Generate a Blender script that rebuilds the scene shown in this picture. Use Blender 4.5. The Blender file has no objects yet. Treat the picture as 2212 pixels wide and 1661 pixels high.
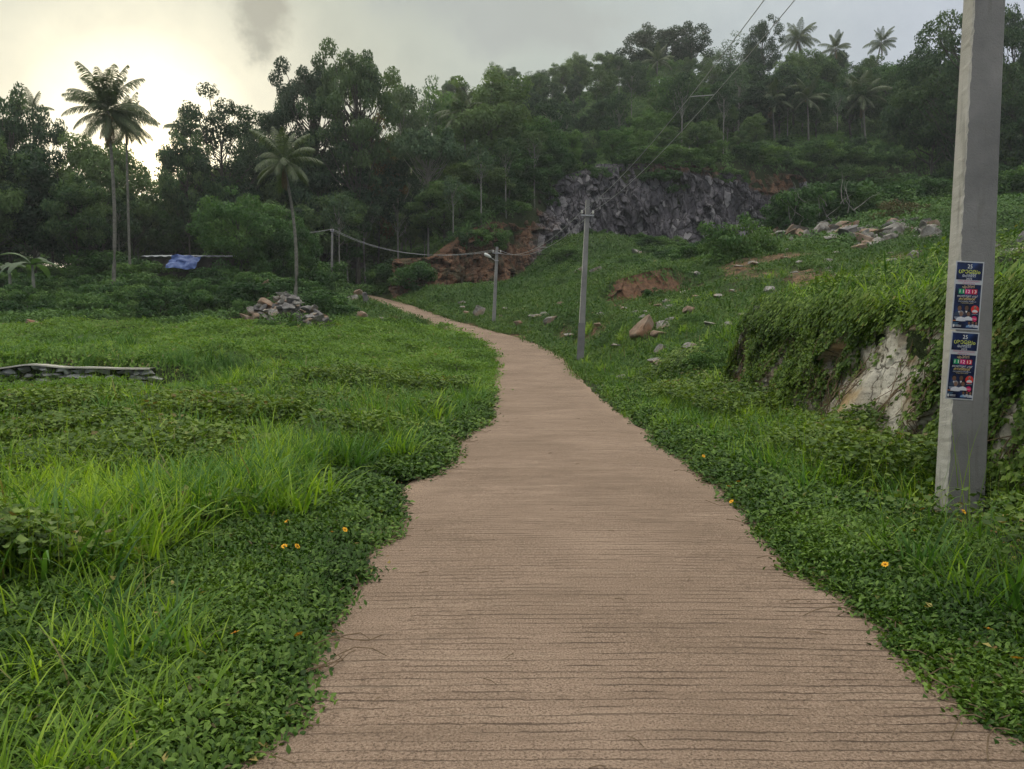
import bpy, math, random
import numpy as np
from mathutils import Vector, Matrix, Euler

SC = bpy.context.scene
COL = SC.collection
R = math.radians
# ---------------------------------------------------------------- camera
FPX = 1600.0
CAMZ = 1.55
PITCH = math.atan(90.0 / FPX)
cam_d = bpy.data.cameras.new("camera")
cam = bpy.data.objects.new("camera", cam_d)
COL.objects.link(cam)
cam.location = (0, 0, CAMZ)
cam.rotation_euler = (R(90) - PITCH, 0, 0)
cam_d.sensor_width = 36.0
cam_d.lens = 36.0 * FPX / 2212.0
cam_d.clip_start = 0.05
cam_d.clip_end = 3000
SC.camera = cam
CS, SN = math.cos(PITCH), math.sin(PITCH)


def P(px, py, Y):
    """point at forward distance Y seen at (px,py) of the 2212x1661 photograph"""
    dx, dy = (px - 1106) / FPX, (830.5 - py) / FPX
    d = (dx, CS + dy * SN, -SN + dy * CS)
    k = Y / d[1]
    return np.array((d[0] * k, Y, CAMZ + d[2] * k))


def PZ(px, py, z=0.0):
    dx, dy = (px - 1106) / FPX, (830.5 - py) / FPX
    d = (dx, CS + dy * SN, -SN + dy * CS)
    k = (z - CAMZ) / d[2]
    return np.array((d[0] * k, d[1] * k, z))


# ---------------------------------------------------------------- world, sun, exposure
SUN_AZ, SUN_EL = R(-25.7), R(12.5)   # azimuth from +Y towards +X
sun_dir = Vector((math.sin(SUN_AZ) * math.cos(SUN_EL), math.cos(SUN_AZ) * math.cos(SUN_EL), math.sin(SUN_EL)))
w = bpy.data.worlds.new("World")
SC.world = w
w.use_nodes = True
nt = w.node_tree
nt.nodes.clear()


class NB:
    def __init__(s, nt): s.nt = nt
    def n(s, typ, ins=None, **kw):
        nd = s.nt.nodes.new(typ)
        for k, v in kw.items(): setattr(nd, k, v)
        for k, v in (ins or {}).items():
            if isinstance(v, bpy.types.NodeSocket): s.nt.links.new(v, nd.inputs[k])
            else: nd.inputs[k].default_value = v
        return nd
    def m(s, op, a, b=0.0, c=None, clamp=False):
        ins = {0: a, 1: b}
        if c is not None: ins[2] = c
        return s.n('ShaderNodeMath', ins, operation=op, use_clamp=clamp).outputs[0]
    def mix(s, f, a, b, mode='MIX'):
        nd = s.n('ShaderNodeMix', data_type='RGBA', blend_type=mode)
        for k, v in ((0, f), (6, a), (7, b)):
            if isinstance(v, bpy.types.NodeSocket): s.nt.links.new(v, nd.inputs[k])
            else: nd.inputs[k].default_value = v if k == 0 else (*v, 1)
        return nd.outputs[2]
    def ramp(s, f, stops, interp='LINEAR'):
        nd = s.n('ShaderNodeValToRGB', {0: f})
        cr = nd.color_ramp; cr.interpolation = interp
        while len(cr.elements) < len(stops): cr.elements.new(0.5)
        for e, (p, c) in zip(cr.elements, stops):
            e.position = p; e.color = (*c, 1) if len(c) == 3 else c
        return nd.outputs[0]
    def ss(s, x, a, b):
        nd = s.n('ShaderNodeMapRange', {0: x, 1: a, 2: b, 3: 0.0, 4: 1.0}, interpolation_type='SMOOTHSTEP')
        return nd.outputs[0]


b = NB(nt)
tc = b.n('ShaderNodeTexCoord').outputs['Generated']
vec = b.n('ShaderNodeVectorMath', {0: tc}, operation='NORMALIZE').outputs[0]
sky = b.n('ShaderNodeTexSky', sky_type='NISHITA', sun_disc=False, sun_elevation=SUN_EL,
          sun_rotation=SUN_AZ, altitude=0, air_density=1.6, dust_density=4.0, ozone_density=1.5)
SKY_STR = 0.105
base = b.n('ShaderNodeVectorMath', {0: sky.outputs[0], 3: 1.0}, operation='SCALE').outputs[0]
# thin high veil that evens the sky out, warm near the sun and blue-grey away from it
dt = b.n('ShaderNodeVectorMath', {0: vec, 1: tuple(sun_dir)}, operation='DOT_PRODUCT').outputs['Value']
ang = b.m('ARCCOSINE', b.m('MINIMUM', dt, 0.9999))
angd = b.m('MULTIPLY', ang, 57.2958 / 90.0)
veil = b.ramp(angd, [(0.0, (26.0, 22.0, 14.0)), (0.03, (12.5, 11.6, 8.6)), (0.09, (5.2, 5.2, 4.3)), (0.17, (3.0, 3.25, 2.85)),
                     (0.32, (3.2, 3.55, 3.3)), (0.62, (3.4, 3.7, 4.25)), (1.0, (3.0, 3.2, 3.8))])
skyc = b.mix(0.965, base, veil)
# upper dome, out of view, brightened as an added fill for the ground
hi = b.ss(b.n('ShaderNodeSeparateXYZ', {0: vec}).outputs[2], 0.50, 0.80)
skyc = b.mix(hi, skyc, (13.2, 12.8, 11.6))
# clouds: noise-broken banks placed by direction on the dome
sx = b.n('ShaderNodeSeparateXYZ', {0: vec}).outputs
az = b.m('ARCTAN2', sx[0], sx[1])
el = b.m('ARCSINE', sx[2])
nz = b.n('ShaderNodeTexNoise', {'Vector': vec, 'Scale': 7.0, 'Detail': 6.0, 'Roughness': 0.55}).outputs[0]
nz2 = b.n('ShaderNodeTexNoise', {'Vector': vec, 'Scale': 14.0, 'Detail': 7.0, 'Roughness': 0.62}).outputs[0]


def cloud(azd, eld, ra, re, amp=1.3):
    da = b.m('DIVIDE', b.m('SUBTRACT', az, R(azd)), R(ra))
    de = b.m('DIVIDE', b.m('SUBTRACT', el, R(eld)), R(re))
    r = b.m('SQRT', b.m('ADD', b.m('MULTIPLY', da, da), b.m('MULTIPLY', de, de)))
    r = b.m('ADD', r, b.m('MULTIPLY', b.m('SUBTRACT', nz, 0.5), -amp * 1.6))
    r = b.m('ADD', r, b.m('MULTIPLY', b.m('SUBTRACT', nz2, 0.5), -amp * 1.9))
    return b.m('SUBTRACT', 1.0, b.ss(r, 0.25, 1.2))


skyc = b.mix(1.0, skyc, b.n('ShaderNodeCombineXYZ', {0: b.m('ADD', .80, b.m('MULTIPLY', nz2, .40)), 1: b.m('ADD', .81, b.m('MULTIPLY', nz2, .38)), 2: b.m('ADD', .84, b.m('MULTIPLY', nz2, .32))}).outputs[0], 'MULTIPLY')
c1 = b.m('MAXIMUM', cloud(-18.6, 23.2, 2.4, 3.4), cloud(-19.4, 28.0, 5.6, 4.2))
c2 = b.m('MAXIMUM', cloud(2.5, 23.5, 9.5, 3.6, 0.9), cloud(-6.0, 24.6, 6.0, 3.0, 0.9))
c3 = b.m('MULTIPLY', cloud(24.0, 29.0, 16.0, 4.0, 1.0), 0.35)
skyc = b.mix(b.m('MULTIPLY', c1, 0.95), skyc, (2.8, 2.7, 2.2))
skyc = b.mix(b.m('MULTIPLY', c2, 0.85), skyc, (2.75, 2.9, 2.8))
skyc = b.mix(c3, skyc, (3.6, 3.4, 3.6))
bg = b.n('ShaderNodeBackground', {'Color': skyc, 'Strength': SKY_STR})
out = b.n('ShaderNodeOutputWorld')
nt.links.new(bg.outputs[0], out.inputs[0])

sl = bpy.data.lights.new("sun", 'SUN')
sl.energy = 2.6
sl.angle = R(3.0)
sl.color = (1.0, 0.86, 0.66)
sun = bpy.data.objects.new("sun", sl)
COL.objects.link(sun)
sun.location = (-40, 80, 60)
sun.rotation_euler = sun_dir.to_track_quat('Z', 'Y').to_euler()

SC.view_settings.view_transform = 'Standard'
SC.view_settings.look = 'None'
SC.view_settings.exposure = 0.58
SC.view_settings.gamma = 1
cy = SC.cycles
cy.use_denoising = True
cy.max_bounces = 5
cy.diffuse_bounces = 3
cy.glossy_bounces = 2
cy.transmission_bounces = 3
cy.volume_bounces = 0
cy.transparent_max_bounces = 4
cy.use_adaptive_sampling = True
cy.adaptive_threshold = 0.02
cy.caustics_reflective = False
cy.caustics_refractive = False


# ---------------------------------------------------------------- numpy helpers
def hash2(ix, iy, seed):
    n = (ix.astype(np.int64) * 374761393 + iy.astype(np.int64) * 668265263 + seed * 974634777) & 0x7fffffff
    n = ((n ^ (n >> 13)) * 1274126177) & 0x7fffffff
    n = n ^ (n >> 16)
    return (n & 0xffffff) / float(0xffffff)


def vnoise(x, y, seed=0):
    ix, iy = np.floor(x), np.floor(y)
    fx, fy = x - ix, y - iy
    fx = fx * fx * (3 - 2 * fx); fy = fy * fy * (3 - 2 * fy)
    a = hash2(ix, iy, seed); b_ = hash2(ix + 1, iy, seed)
    c = hash2(ix, iy + 1, seed); d = hash2(ix + 1, iy + 1, seed)
    return (a * (1 - fx) + b_ * fx) * (1 - fy) + (c * (1 - fx) + d * fx) * fy


def fbm(x, y, seed=0, octv=4, rough=0.5):
    x = np.asarray(x, float); y = np.asarray(y, float)
    s = 0; a = 1; t = 0
    for i in range(octv):
        s = s + a * vnoise(x * 2 ** i + 17.3 * i, y * 2 ** i - 9.1 * i, seed + i); t += a; a *= rough
    return s / t


def sst(x, a, b_):
    t = np.clip((x - a) / (b_ - a), 0, 1)
    return t * t * (3 - 2 * t)


def mesh_obj(name, verts, faces, mat, parent=None, attr=None, smooth=False, link=True, mats=None, mi=None):
    """faces: (n,4) or (n,3) array, or list of mixed polygons"""
    me = bpy.data.meshes.new(name)
    verts = np.asarray(verts, np.float32)
    if isinstance(faces, np.ndarray):
        k = faces.shape[1]
        me.vertices.add(len(verts)); me.vertices.foreach_set('co', verts.ravel())
        me.loops.add(faces.size); me.loops.foreach_set('vertex_index', faces.astype(np.int32).ravel())
        me.polygons.add(len(faces))
        me.polygons.foreach_set('loop_start', np.arange(0, faces.size, k, dtype=np.int32))
        me.polygons.foreach_set('loop_total', np.full(len(faces), k, np.int32))
        me.update(calc_edges=True)
    else:
        me.from_pydata([tuple(map(float, v)) for v in verts], [], [tuple(int(i) for i in f) for f in faces])
    if attr is not None:
        a = me.attributes.new('v', 'FLOAT', 'POINT'); a.data.foreach_set('value', np.asarray(attr, np.float32))
    if mats:
        for m_ in mats: me.materials.append(m_)
        if mi is not None: me.polygons.foreach_set('material_index', np.asarray(mi, np.int32))
    elif mat: me.materials.append(mat)
    if smooth: me.polygons.foreach_set('use_smooth', np.ones(len(me.polygons), bool))
    me.validate(); me.update()
    o = bpy.data.objects.new(name, me)
    if link: COL.objects.link(o)
    if parent: o.parent = parent
    return o


def tag(o, label=None, cat=None, group=None, kind=None):
    if label: o['label'] = label
    if cat: o['category'] = cat
    if group: o['group'] = group
    if kind: o['kind'] = kind
    return o


def empty(name, loc, label, cat, group=None, rz=0):
    o = bpy.data.objects.new(name, None)
    COL.objects.link(o); o.location = tuple(map(float, loc)); o.rotation_euler = (0, 0, rz)
    o.empty_display_size = 0.2
    return tag(o, label, cat, group)


def copy_tree(o, parent=None):
    c = o.copy(); COL.objects.link(c); c.parent = parent
    for ch in o.children: copy_tree(ch, c)
    return c


class MB:
    """collects vertices/faces of one part"""
    def __init__(s): s.v = []; s.f = []
    def add(s, vs, fs):
        k = len(s.v); s.v += [tuple(map(float, p)) for p in vs]; s.f += [tuple(i + k for i in f) for f in fs]
    def tube(s, pts, rad, n=6, cap=True):
        pts = [Vector(tuple(map(float, p))) for p in pts]
        rad = [rad] * len(pts) if not hasattr(rad, '__len__') else rad
        k0 = len(s.v); up = Vector((0, 0, 1))
        for i, p in enumerate(pts):
            d = (pts[min(i + 1, len(pts) - 1)] - pts[max(i - 1, 0)]).normalized()
            a = d.cross(up)
            if a.length < 0.05: a = d.cross(Vector((1, 0, 0)))
            a.normalize(); b2 = d.cross(a)
            for j in range(n):
                t = 2 * math.pi * j / n
                s.v.append(tuple(p + (a * math.cos(t) + b2 * math.sin(t)) * rad[i]))
        for i in range(len(pts) - 1):
            for j in range(n):
                s.f.append((k0 + i * n + j, k0 + i * n + (j + 1) % n, k0 + (i + 1) * n + (j + 1) % n, k0 + (i + 1) * n + j))
        if cap:
            s.f.append(tuple(k0 + j for j in range(n))[::-1])
            s.f.append(tuple(k0 + (len(pts) - 1) * n + j for j in range(n)))
    def box(s, c, sz, rot=None):
        x, y, z = [q / 2 for q in sz]
        vs = [Vector(p) for p in ((-x, -y, -z), (x, -y, -z), (x, y, -z), (-x, y, -z), (-x, -y, z), (x, -y, z), (x, y, z), (-x, y, z))]
        if rot is not None: vs = [rot @ v for v in vs]
        vs = [v + Vector(tuple(map(float, c))) for v in vs]
        s.add(vs, [(0, 3, 2, 1), (4, 5, 6, 7), (0, 1, 5, 4), (1, 2, 6, 5), (2, 3, 7, 6), (3, 0, 4, 7)])
    def build(s, name, mat, parent=None, smooth=False):
        return mesh_obj(name, s.v, s.f, mat, parent, smooth=smooth)


# ---------------------------------------------------------------- materials
def new_mat(name):
    m = bpy.data.materials.new(name); m.use_nodes = True
    m.node_tree.nodes.clear()
    return m, NB(m.node_tree)


def finish(m, nb, sh, disp=None):
    o = nb.n('ShaderNodeOutputMaterial'); nb.nt.links.new(sh, o.inputs[0])
    return m


def leaf_mat(name, dark, mid, light, trans=0.3, gloss=0.07, patch=0.15, rough=0.45, objvar=0.0, dry=None):
    m, nb = new_mat(name)
    v = nb.n('ShaderNodeAttribute', attribute_name='v').outputs['Fac']
    pos = nb.n('ShaderNodeNewGeometry').outputs['Position']
    nz_ = nb.n('ShaderNodeTexNoise', {'Vector': pos, 'Scale': patch, 'Detail': 3.0}).outputs[0]
    f = nb.m('ADD', nb.m('MULTIPLY', v, 0.6), nb.m('MULTIPLY', nz_, 0.55))
    if objvar:
        oi = nb.n('ShaderNodeObjectInfo').outputs['Random']
        f = nb.m('ADD', f, nb.m('MULTIPLY', nb.m('SUBTRACT', oi, 0.5), objvar))
    stops = [(0.30, dark), (0.54, mid), (0.80, light)]
    col = nb.ramp(f, stops)
    if dry:
        col = nb.mix(nb.ss(v, 0.87, 0.91), col, dry)
    df = nb.n('ShaderNodeBsdfDiffuse', {'Color': col}).outputs[0]
    tcol = nb.mix(1.0, col, (1.5, 1.5, 0.55), 'MULTIPLY')
    tr = nb.n('ShaderNodeBsdfTranslucent', {'Color': tcol}).outputs[0]
    gl = nb.n('ShaderNodeBsdfGlossy', {'Color': (1, 1, 0.9, 1), 'Roughness': rough}).outputs[0]
    lw = nb.n('ShaderNodeLayerWeight', {'Blend': .5}).outputs['Facing']
    gloss = nb.m('MULTIPLY', nb.m('ADD', nb.m('MULTIPLY', nb.m('POWER', lw, 3.0), 2.2), .45), gloss)
    s1 = nb.n('ShaderNodeMixShader', {0: trans, 1: df, 2: tr}).outputs[0]
    s2 = nb.n('ShaderNodeMixShader', {0: gloss, 1: s1, 2: gl}).outputs[0]
    return finish(m, nb, s2)


def simple_mat(name, c1, c2, scale=3.0, rough=0.9, bump=0.3, bscale=None, detail=6.0, coord='Object', spec=0.3, metallic=0.0):
    m, nb = new_mat(name)
    pos = nb.n('ShaderNodeTexCoord').outputs[coord]
    nz_ = nb.n('ShaderNodeTexNoise', {'Vector': pos, 'Scale': scale, 'Detail': detail, 'Roughness': 0.6}).outputs[0]
    col = nb.ramp(nz_, [(0.3, c1), (0.7, c2)])
    bs = nb.n('ShaderNodeBsdfPrincipled', {'Base Color': col, 'Roughness': rough, 'Specular IOR Level': spec, 'Metallic': metallic})
    if bump:
        n2 = nb.n('ShaderNodeTexNoise', {'Vector': pos, 'Scale': bscale or scale * 5, 'Detail': 6.0, 'Roughness': 0.65}).outputs[0]
        bp = nb.n('ShaderNodeBump', {'Height': n2, 'Strength': bump, 'Distance': 0.05})
        nb.nt.links.new(bp.outputs[0], bs.inputs['Normal'])
    return finish(m, nb, bs.outputs[0])


def rock_mat(name, cols, scale=1.0, warm=None, crack=0.0):
    m, nb = new_mat(name)
    pos = nb.n('ShaderNodeTexCoord').outputs['Object']
    a = nb.n('ShaderNodeTexNoise', {'Vector': pos, 'Scale': scale, 'Detail': 8.0, 'Roughness': 0.65}).outputs[0]
    vv = nb.n('ShaderNodeTexVoronoi', {'Vector': pos, 'Scale': scale * 2.3}, feature='F1').outputs['Distance']
    f = nb.m('ADD', nb.m('MULTIPLY', a, 0.8), nb.m('MULTIPLY', vv, 0.25))
    col = nb.ramp(f, [(0.32, cols[0]), (0.5, cols[1]), (0.68, cols[2])])
    if crack:
        wv = nb.n('ShaderNodeVectorMath', {0: pos, 1: nb.n('ShaderNodeTexNoise', {'Vector': pos, 'Scale': 2.0, 'Detail': 3.0}).outputs['Color']}, operation='ADD').outputs[0]
        mpc = nb.n('ShaderNodeMapping', {'Vector': wv, 'Scale': (2.6, 2.6, 1.5)}).outputs[0]
        ce = nb.n('ShaderNodeTexVoronoi', {'Vector': mpc, 'Scale': 1.0}, feature='DISTANCE_TO_EDGE').outputs['Distance']
        col = nb.mix(nb.m('MULTIPLY', nb.m('SUBTRACT', 1.0, nb.ss(ce, .0, .06)), crack), col, (.05, .035, .02))
        gr = nb.n('ShaderNodeTexNoise', {'Vector': pos, 'Scale': 22.0, 'Detail': 5.0, 'Roughness': .7}).outputs[0]
        col = nb.mix(nb.m('MULTIPLY', nb.m('SUBTRACT', 1.0, nb.ss(gr, .36, .48)), .6), col, (.13, .10, .065))
    if warm:
        w2 = nb.n('ShaderNodeTexNoise', {'Vector': pos, 'Scale': scale * 0.6, 'Detail': 4.0}).outputs[0]
        col = nb.mix(nb.ss(w2, 0.5, 0.66), col, warm)
    bs = nb.n('ShaderNodeBsdfPrincipled', {'Base Color': col, 'Roughness': 0.85, 'Specular IOR Level': 0.3})
    n2 = nb.n('ShaderNodeTexNoise', {'Vector': pos, 'Scale': scale * 7, 'Detail': 7.0, 'Roughness': 0.7}).outputs[0]
    bp = nb.n('ShaderNodeBump', {'Height': n2, 'Strength': 0.6, 'Distance': 0.08})
    nb.nt.links.new(bp.outputs[0], bs.inputs['Normal'])
    return finish(m, nb, bs.outputs[0])


M = {}
M['tree'] = leaf_mat('tree_leaves', (.015, .040, .022), (.040, .09, .040), (.10, .165, .06), trans=.28, patch=.09, objvar=.75, gloss=.025)
M['tree_airy'] = leaf_mat('airy_tree_leaves', (.018, .044, .026), (.036, .078, .038), (.082, .135, .056), trans=.28, patch=.1, objvar=.6, gloss=.025)
M['tree_bright'] = leaf_mat('bright_tree_leaves', (.028, .075, .026), (.055, .13, .038), (.10, .19, .052), trans=.28, patch=.12, objvar=.5, gloss=.025)
M['tree_rust'] = leaf_mat('rusty_tree_leaves', (.04, .045, .018), (.08, .065, .025), (.12, .08, .03), trans=.25, patch=.1, gloss=.04)
M['tree_pale'] = leaf_mat('pale_tree_leaves', (.038, .075, .042), (.065, .12, .062), (.11, .17, .09), trans=.2, patch=.1, gloss=.025)
M['palm'] = leaf_mat('palm_leaves', (.03, .055, .025), (.05, .085, .032), (.085, .12, .045), trans=.25, patch=.3, gloss=.08)
M['palm_dry'] = leaf_mat('dry_palm_leaves', (.08, .055, .03), (.12, .085, .045), (.16, .12, .06), trans=.2, gloss=.03)
M['shrub'] = leaf_mat('shrub_leaves', (.022, .06, .02), (.045, .11, .03), (.10, .185, .05), trans=.25, patch=.25, objvar=.5, gloss=.025)
M['shrub_dry'] = leaf_mat('dry_shrub_leaves', (.05, .045, .02), (.09, .075, .035), (.12, .12, .05), trans=.2, patch=.3, gloss=.03)
M['creeper'] = leaf_mat('creeper_leaves', (.008, .028, .005), (.036, .09, .013), (.15, .25, .045), trans=.2, patch=.9, gloss=.035, rough=.42, dry=(.12, .10, .05))
M['grass'] = leaf_mat('grass_blades', (.045, .115, .014), (.14, .26, .026), (.34, .48, .06), trans=.42, patch=.35, gloss=.03, rough=.42, dry=(.26, .24, .11))
M['grass_dk'] = leaf_mat('dark_grass_blades', (.028, .08, .018), (.06, .15, .028), (.12, .25, .05), trans=.36, patch=.4, gloss=.035, rough=.42, dry=(.2, .18, .09))
M['lawn'] = leaf_mat('lawn_leaves', (.045, .10, .02), (.095, .19, .03), (.17, .28, .05), trans=.35, patch=.22, gloss=.025, dry=(.22, .21, .10))
M['slope'] = leaf_mat('slope_grass_leaves', (.028, .075, .02), (.055, .12, .028), (.12, .19, .045), trans=.3, patch=.22, gloss=.025, dry=(.16, .15, .07))
M['weeds'] = leaf_mat('weed_leaves', (.022, .05, .012), (.07, .13, .024), (.18, .26, .055), trans=.28, patch=.8, gloss=.035, rough=.42, dry=(.16, .13, .05))
M['vine'] = leaf_mat('vine_leaves', (.02, .05, .01), (.07, .135, .022), (.20, .29, .06), trans=.28, patch=1.2, gloss=.035, rough=.42, dry=(.20, .19, .05))
M['stem'] = simple_mat('dry_stem', (.09, .06, .035), (.20, .145, .09), 30, bump=0)
M['bark'] = simple_mat('bark', (.035, .032, .026), (.10, .095, .08), 2.5, bump=.5)
M['bark_pale'] = simple_mat('pale_bark', (.14, .14, .12), (.28, .28, .24), 2.0, bump=.4)
M['palm_bark'] = simple_mat('palm_bark', (.09, .09, .075), (.21, .205, .175), 6.0, bump=.6, bscale=14)
M['bloom'] = simple_mat('yellow_petal', (.75, .36, .01), (.85, .46, .02), 20, rough=.6, bump=0)
M['bloom_c'] = simple_mat('flower_centre', (.35, .13, .01), (.5, .2, .01), 60, rough=.8, bump=0)
M['rock_pale'] = rock_mat('pale_rock', [(.10, .095, .085), (.25, .24, .22), (.42, .41, .38)], 1.9, warm=(.27, .2, .14), crack=.5)
M['rock_wall'] = rock_mat('wall_stone', [(.16, .16, .15), (.34, .34, .33), (.55, .55, .53)], 2.4)
M['rock_brown'] = rock_mat('brown_rock', [(.12, .08, .055), (.24, .17, .12), (.36, .30, .24)], 1.4, warm=(.26, .14, .08))
M['rock_dark'] = rock_mat('dark_rock', [(.06, .055, .055), (.13, .125, .125), (.24, .23, .22)], 1.6)
M['rock_bank'] = rock_mat('bank_rock', [(.20, .17, .12), (.46, .42, .33), (.68, .64, .54)], 1.5, warm=(.36, .25, .12), crack=.9)
M['soil'] = simple_mat('red_soil', (.05, .03, .018), (.20, .105, .06), 4.0, bump=1.0, bscale=7, detail=9.0)
M['soil_bright'] = simple_mat('orange_soil', (.16, .062, .03), (.33, .14, .07), 1.2, bump=.7, bscale=6)
# ---------------------------------------------------------------- terrain
ROAD = np.array([(0.62, -14, 0), (0.62, 0, 0), (0.62, 6, 0), (0.68, 12, 0), (0.82, 18, 0), (0.95, 24, .05), (0.98, 30, .38), (0.85, 34, .75),
                 (0.25, 39, 1.25), (-.9, 44, 1.8), (-2.9, 49, 2.4), (-6.0, 55.5, 3.3), (-10.0, 64, 4.75), (-13.2, 70, 5.7), (-17.5, 76.5, 6.7), (-24, 83, 7.3)])


def smooth_poly(p, n):
    """Catmull-Rom through the control points"""
    out = []
    for i in range(len(p) - 1):
        p0, p1, p2, p3 = p[max(i - 1, 0)], p[i], p[i + 1], p[min(i + 2, len(p) - 1)]
        for t in np.linspace(0, 1, n, endpoint=False):
            out.append(0.5 * (2 * p1 + (p2 - p0) * t + (2 * p0 - 5 * p1 + 4 * p2 - p3) * t * t + (-p0 + 3 * p1 - 3 * p2 + p3) * t ** 3))
    out.append(p[-1])
    return np.array(out)


RC = smooth_poly(ROAD, 24)
RT = np.gradient(RC[:, :2], axis=0); RT /= np.linalg.norm(RT, axis=1)[:, None]


def road_ld(X, Y):
    """signed lateral distance (right positive), road height, index"""
    X = np.asarray(X, float).ravel(); Y = np.asarray(Y, float).ravel()
    lat = np.empty(len(X)); z = np.empty(len(X))
    for s in range(0, len(X), 20000):
        xx, yy = X[s:s + 20000], Y[s:s + 20000]
        d2 = (xx[:, None] - RC[None, :, 0]) ** 2 + (yy[:, None] - RC[None, :, 1]) ** 2
        i = d2.argmin(1)
        dx, dy = xx - RC[i, 0], yy - RC[i, 1]
        cr = dx * RT[i, 1] - dy * RT[i, 0]
        lat[s:s + 20000] = np.sign(cr) * np.sqrt(d2[np.arange(len(xx)), i])
        z[s:s + 20000] = RC[i, 2]
    return lat, z


# quarry face: px, Y, py of foot, py of brow
CL = [(840, 70, 628, 560), (920, 72, 632, 556), (1000, 76, 628, 500), (1060, 79, 620, 478), (1110, 82, 600, 478), (1160, 86, 560, 430), (1220, 92, 522, 378), (1300, 95, 515, 352),
      (1450, 95, 535, 350), (1600, 96, 520, 362), (1700, 99, 500, 370), (1780, 102, 470, 378), (1900, 105, 455, 385), (2212, 105, 450, 390)]
clp = []
for px, Yc, pb, pt in CL:
    a = P(px, pb, Yc); c = P(px, pt, Yc + 2.0)
    clp.append((a[0], Yc, a[2], c[2]))
clp = np.array([(clp[0][0] - 9, 74, clp[0][2], clp[0][2])] + clp + [(110, 104, 22, 25)])


def cliff_at(X):
    return (np.interp(X, clp[:, 0], clp[:, 1]), np.interp(X, clp[:, 0], clp[:, 2]), np.interp(X, clp[:, 0], clp[:, 3]))


BX = np.array([(-6, 4.75), (3, 4.75), (6.5, 4.78), (8.5, 4.95), (10, 5.05), (12, 5.2), (15, 5.3), (18.5, 5.35)])  # foot of rocky bank: Y, X


def bank_x(Y): return np.interp(Y, BX[:, 0], BX[:, 1])


def steps(X, Y):
    yc, zb, zt = cliff_at(X)
    fade = sst(X, clp[0, 0] - 3, clp[1, 0] + 3)
    s = (zt - zb) * sst(Y - yc, 1.2, 3.4) * fade
    bx = bank_x(Y)
    s = s + 1.75 * sst(X - bx, 0.17, 0.40) * (1 - sst(Y, 17.6, 18.6)) * (1 - sst(X, 14, 26))
    s = s + 1.35 * sst(Y - (46 + 0.25 * (X - 8)), 0, .7) * sst(X, 4.6, 6.6) * (1 - sst(X, 9.5, 12.5)) * (1 - sst(Y, 47, 53))
    s = s + .62 * sst(Y - 20.2, 0, .25) * (1 - sst(X, -9.4, -8.2)) * (1 - sst(Y, 24, 30))
    return s


cps = []
for x, y, z in ROAD: cps.append((x, y, z))
cps += [(-4, 4, 0.0), (-8, 8, .1), (-14, 15, .12), (-14, 19.5, .25), (-9, 19.5, .25), (-5, 20, .4), (-2.4, 20, .1), (-2, 10, 0), (-5, 12, .15), (3.6, 5, 0), (3.6, 10, 0), (4, 16, .05),
        (-14, 30, 1.35), (-6, 30, .95), (-14, 21, .95), (-22, 21, .95), (-2, 33, .85), (-25, 40, 2.3), (-10, 44, 2.6), (-20, 45, 2.6), (-34, 45, 2.7), (-5, 43, 2.05),
        (-10, 50, 2.75), (-15, 57, 4.6), (-9, 52, 2.9), (-11.5, 58, 3.7), (-14.5, 65, 4.8), (-30, 60, 6), (-50, 60, 6), (-20, 66, 6.3), (-45, 100, 8), (-25, 92, 9), (-70, 100, 7), (-110, 60, 6), (-60, 20, 1), (-30, 15, .5),
        (-19, 76, 8.0), (-12, 76, 7.3), (-18, 110, 14),
        (2.5, 26, .25), (3.6, 30, .75), (6, 26, 1.35), (9, 24, 2.1), (6, 33, 2.35), (12, 33, 3.6), (8, 15, 2.3), (12, 22, 3.1), (18.5, 28, 4.5), (3, 44, 2.9), (6, 44, 3.75), (9, 44.3, 3.9),
        (9, 49, 6.1), (15.4, 50, 7.1), (21.7, 50, 7.4), (19, 44, 6.2), (14, 40, 5.0), (16, 36, 4.5), (22, 36, 5.4),
        (0, 65, 5.5), (4, 62, 5.8), (8, 62, 7.4), (4, 52, 4.3), (0, 56, 4.0), (15, 60, 7.6), (21, 62, 9.6), (29, 62, 10.8), (35, 62, 12.4), (22, 70, 10.5), (36, 75, 14), (12, 82, 11.0), (22, 84, 11.6), (30, 86, 12.6),
        (45, 50, 9), (60, 40, 8), (60, 72, 15), (30, 25, 4.8), (50, 10, 4.5), (15, 5, 2.9), (20, -10, 2.6), (-20, -12, 0), (50, -12, 4), (60, 90, 19)]
# cliff foot
for q in clp[1:-1]: cps.append((q[0], q[1] - .6, q[2]))
# plateau and ridge above the quarry, given with the face's own height
ridge = [(-25, 125, 19), (-12, 120, 26), (-14, 150, 41), (0, 118, 26), (10, 125, 33), (10, 150, 49), (30, 125, 36), (30, 150, 50), (45, 165, 56), (60, 130, 39), (72, 160, 56), (90, 125, 34), (112, 160, 50),
         (40, 220, 42), (0, 200, 38), (-40, 150, 14), (-60, 180, 9), (-60, 240, 7), (150, 100, 26), (150, 200, 40), (-150, 100, 6), (-150, 250, 5), (0, 320, 12), (200, 330, 12), (-200, 330, 5),
         (20, 108, 27), (40, 112, 29), (60, 114, 30), (8, 104, 21.5)]
pts = []
for x, y, z in cps + ridge:
    pts.append((x, y, z - float(steps(np.array([x]), np.array([y]))[0])))
pts = np.array(pts)


def tps(r2): return r2 * np.log(r2 + 1e-9)


_s = 0.02
A = pts[:, :2] * _s
K = tps(((A[:, None] - A[None]) ** 2).sum(-1)) + np.eye(len(A)) * 2e-4
Pm = np.c_[np.ones(len(A)), A]
L = np.block([[K, Pm], [Pm.T, np.zeros((3, 3))]])
wts = np.linalg.solve(L, np.r_[pts[:, 2], 0, 0, 0])


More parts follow.
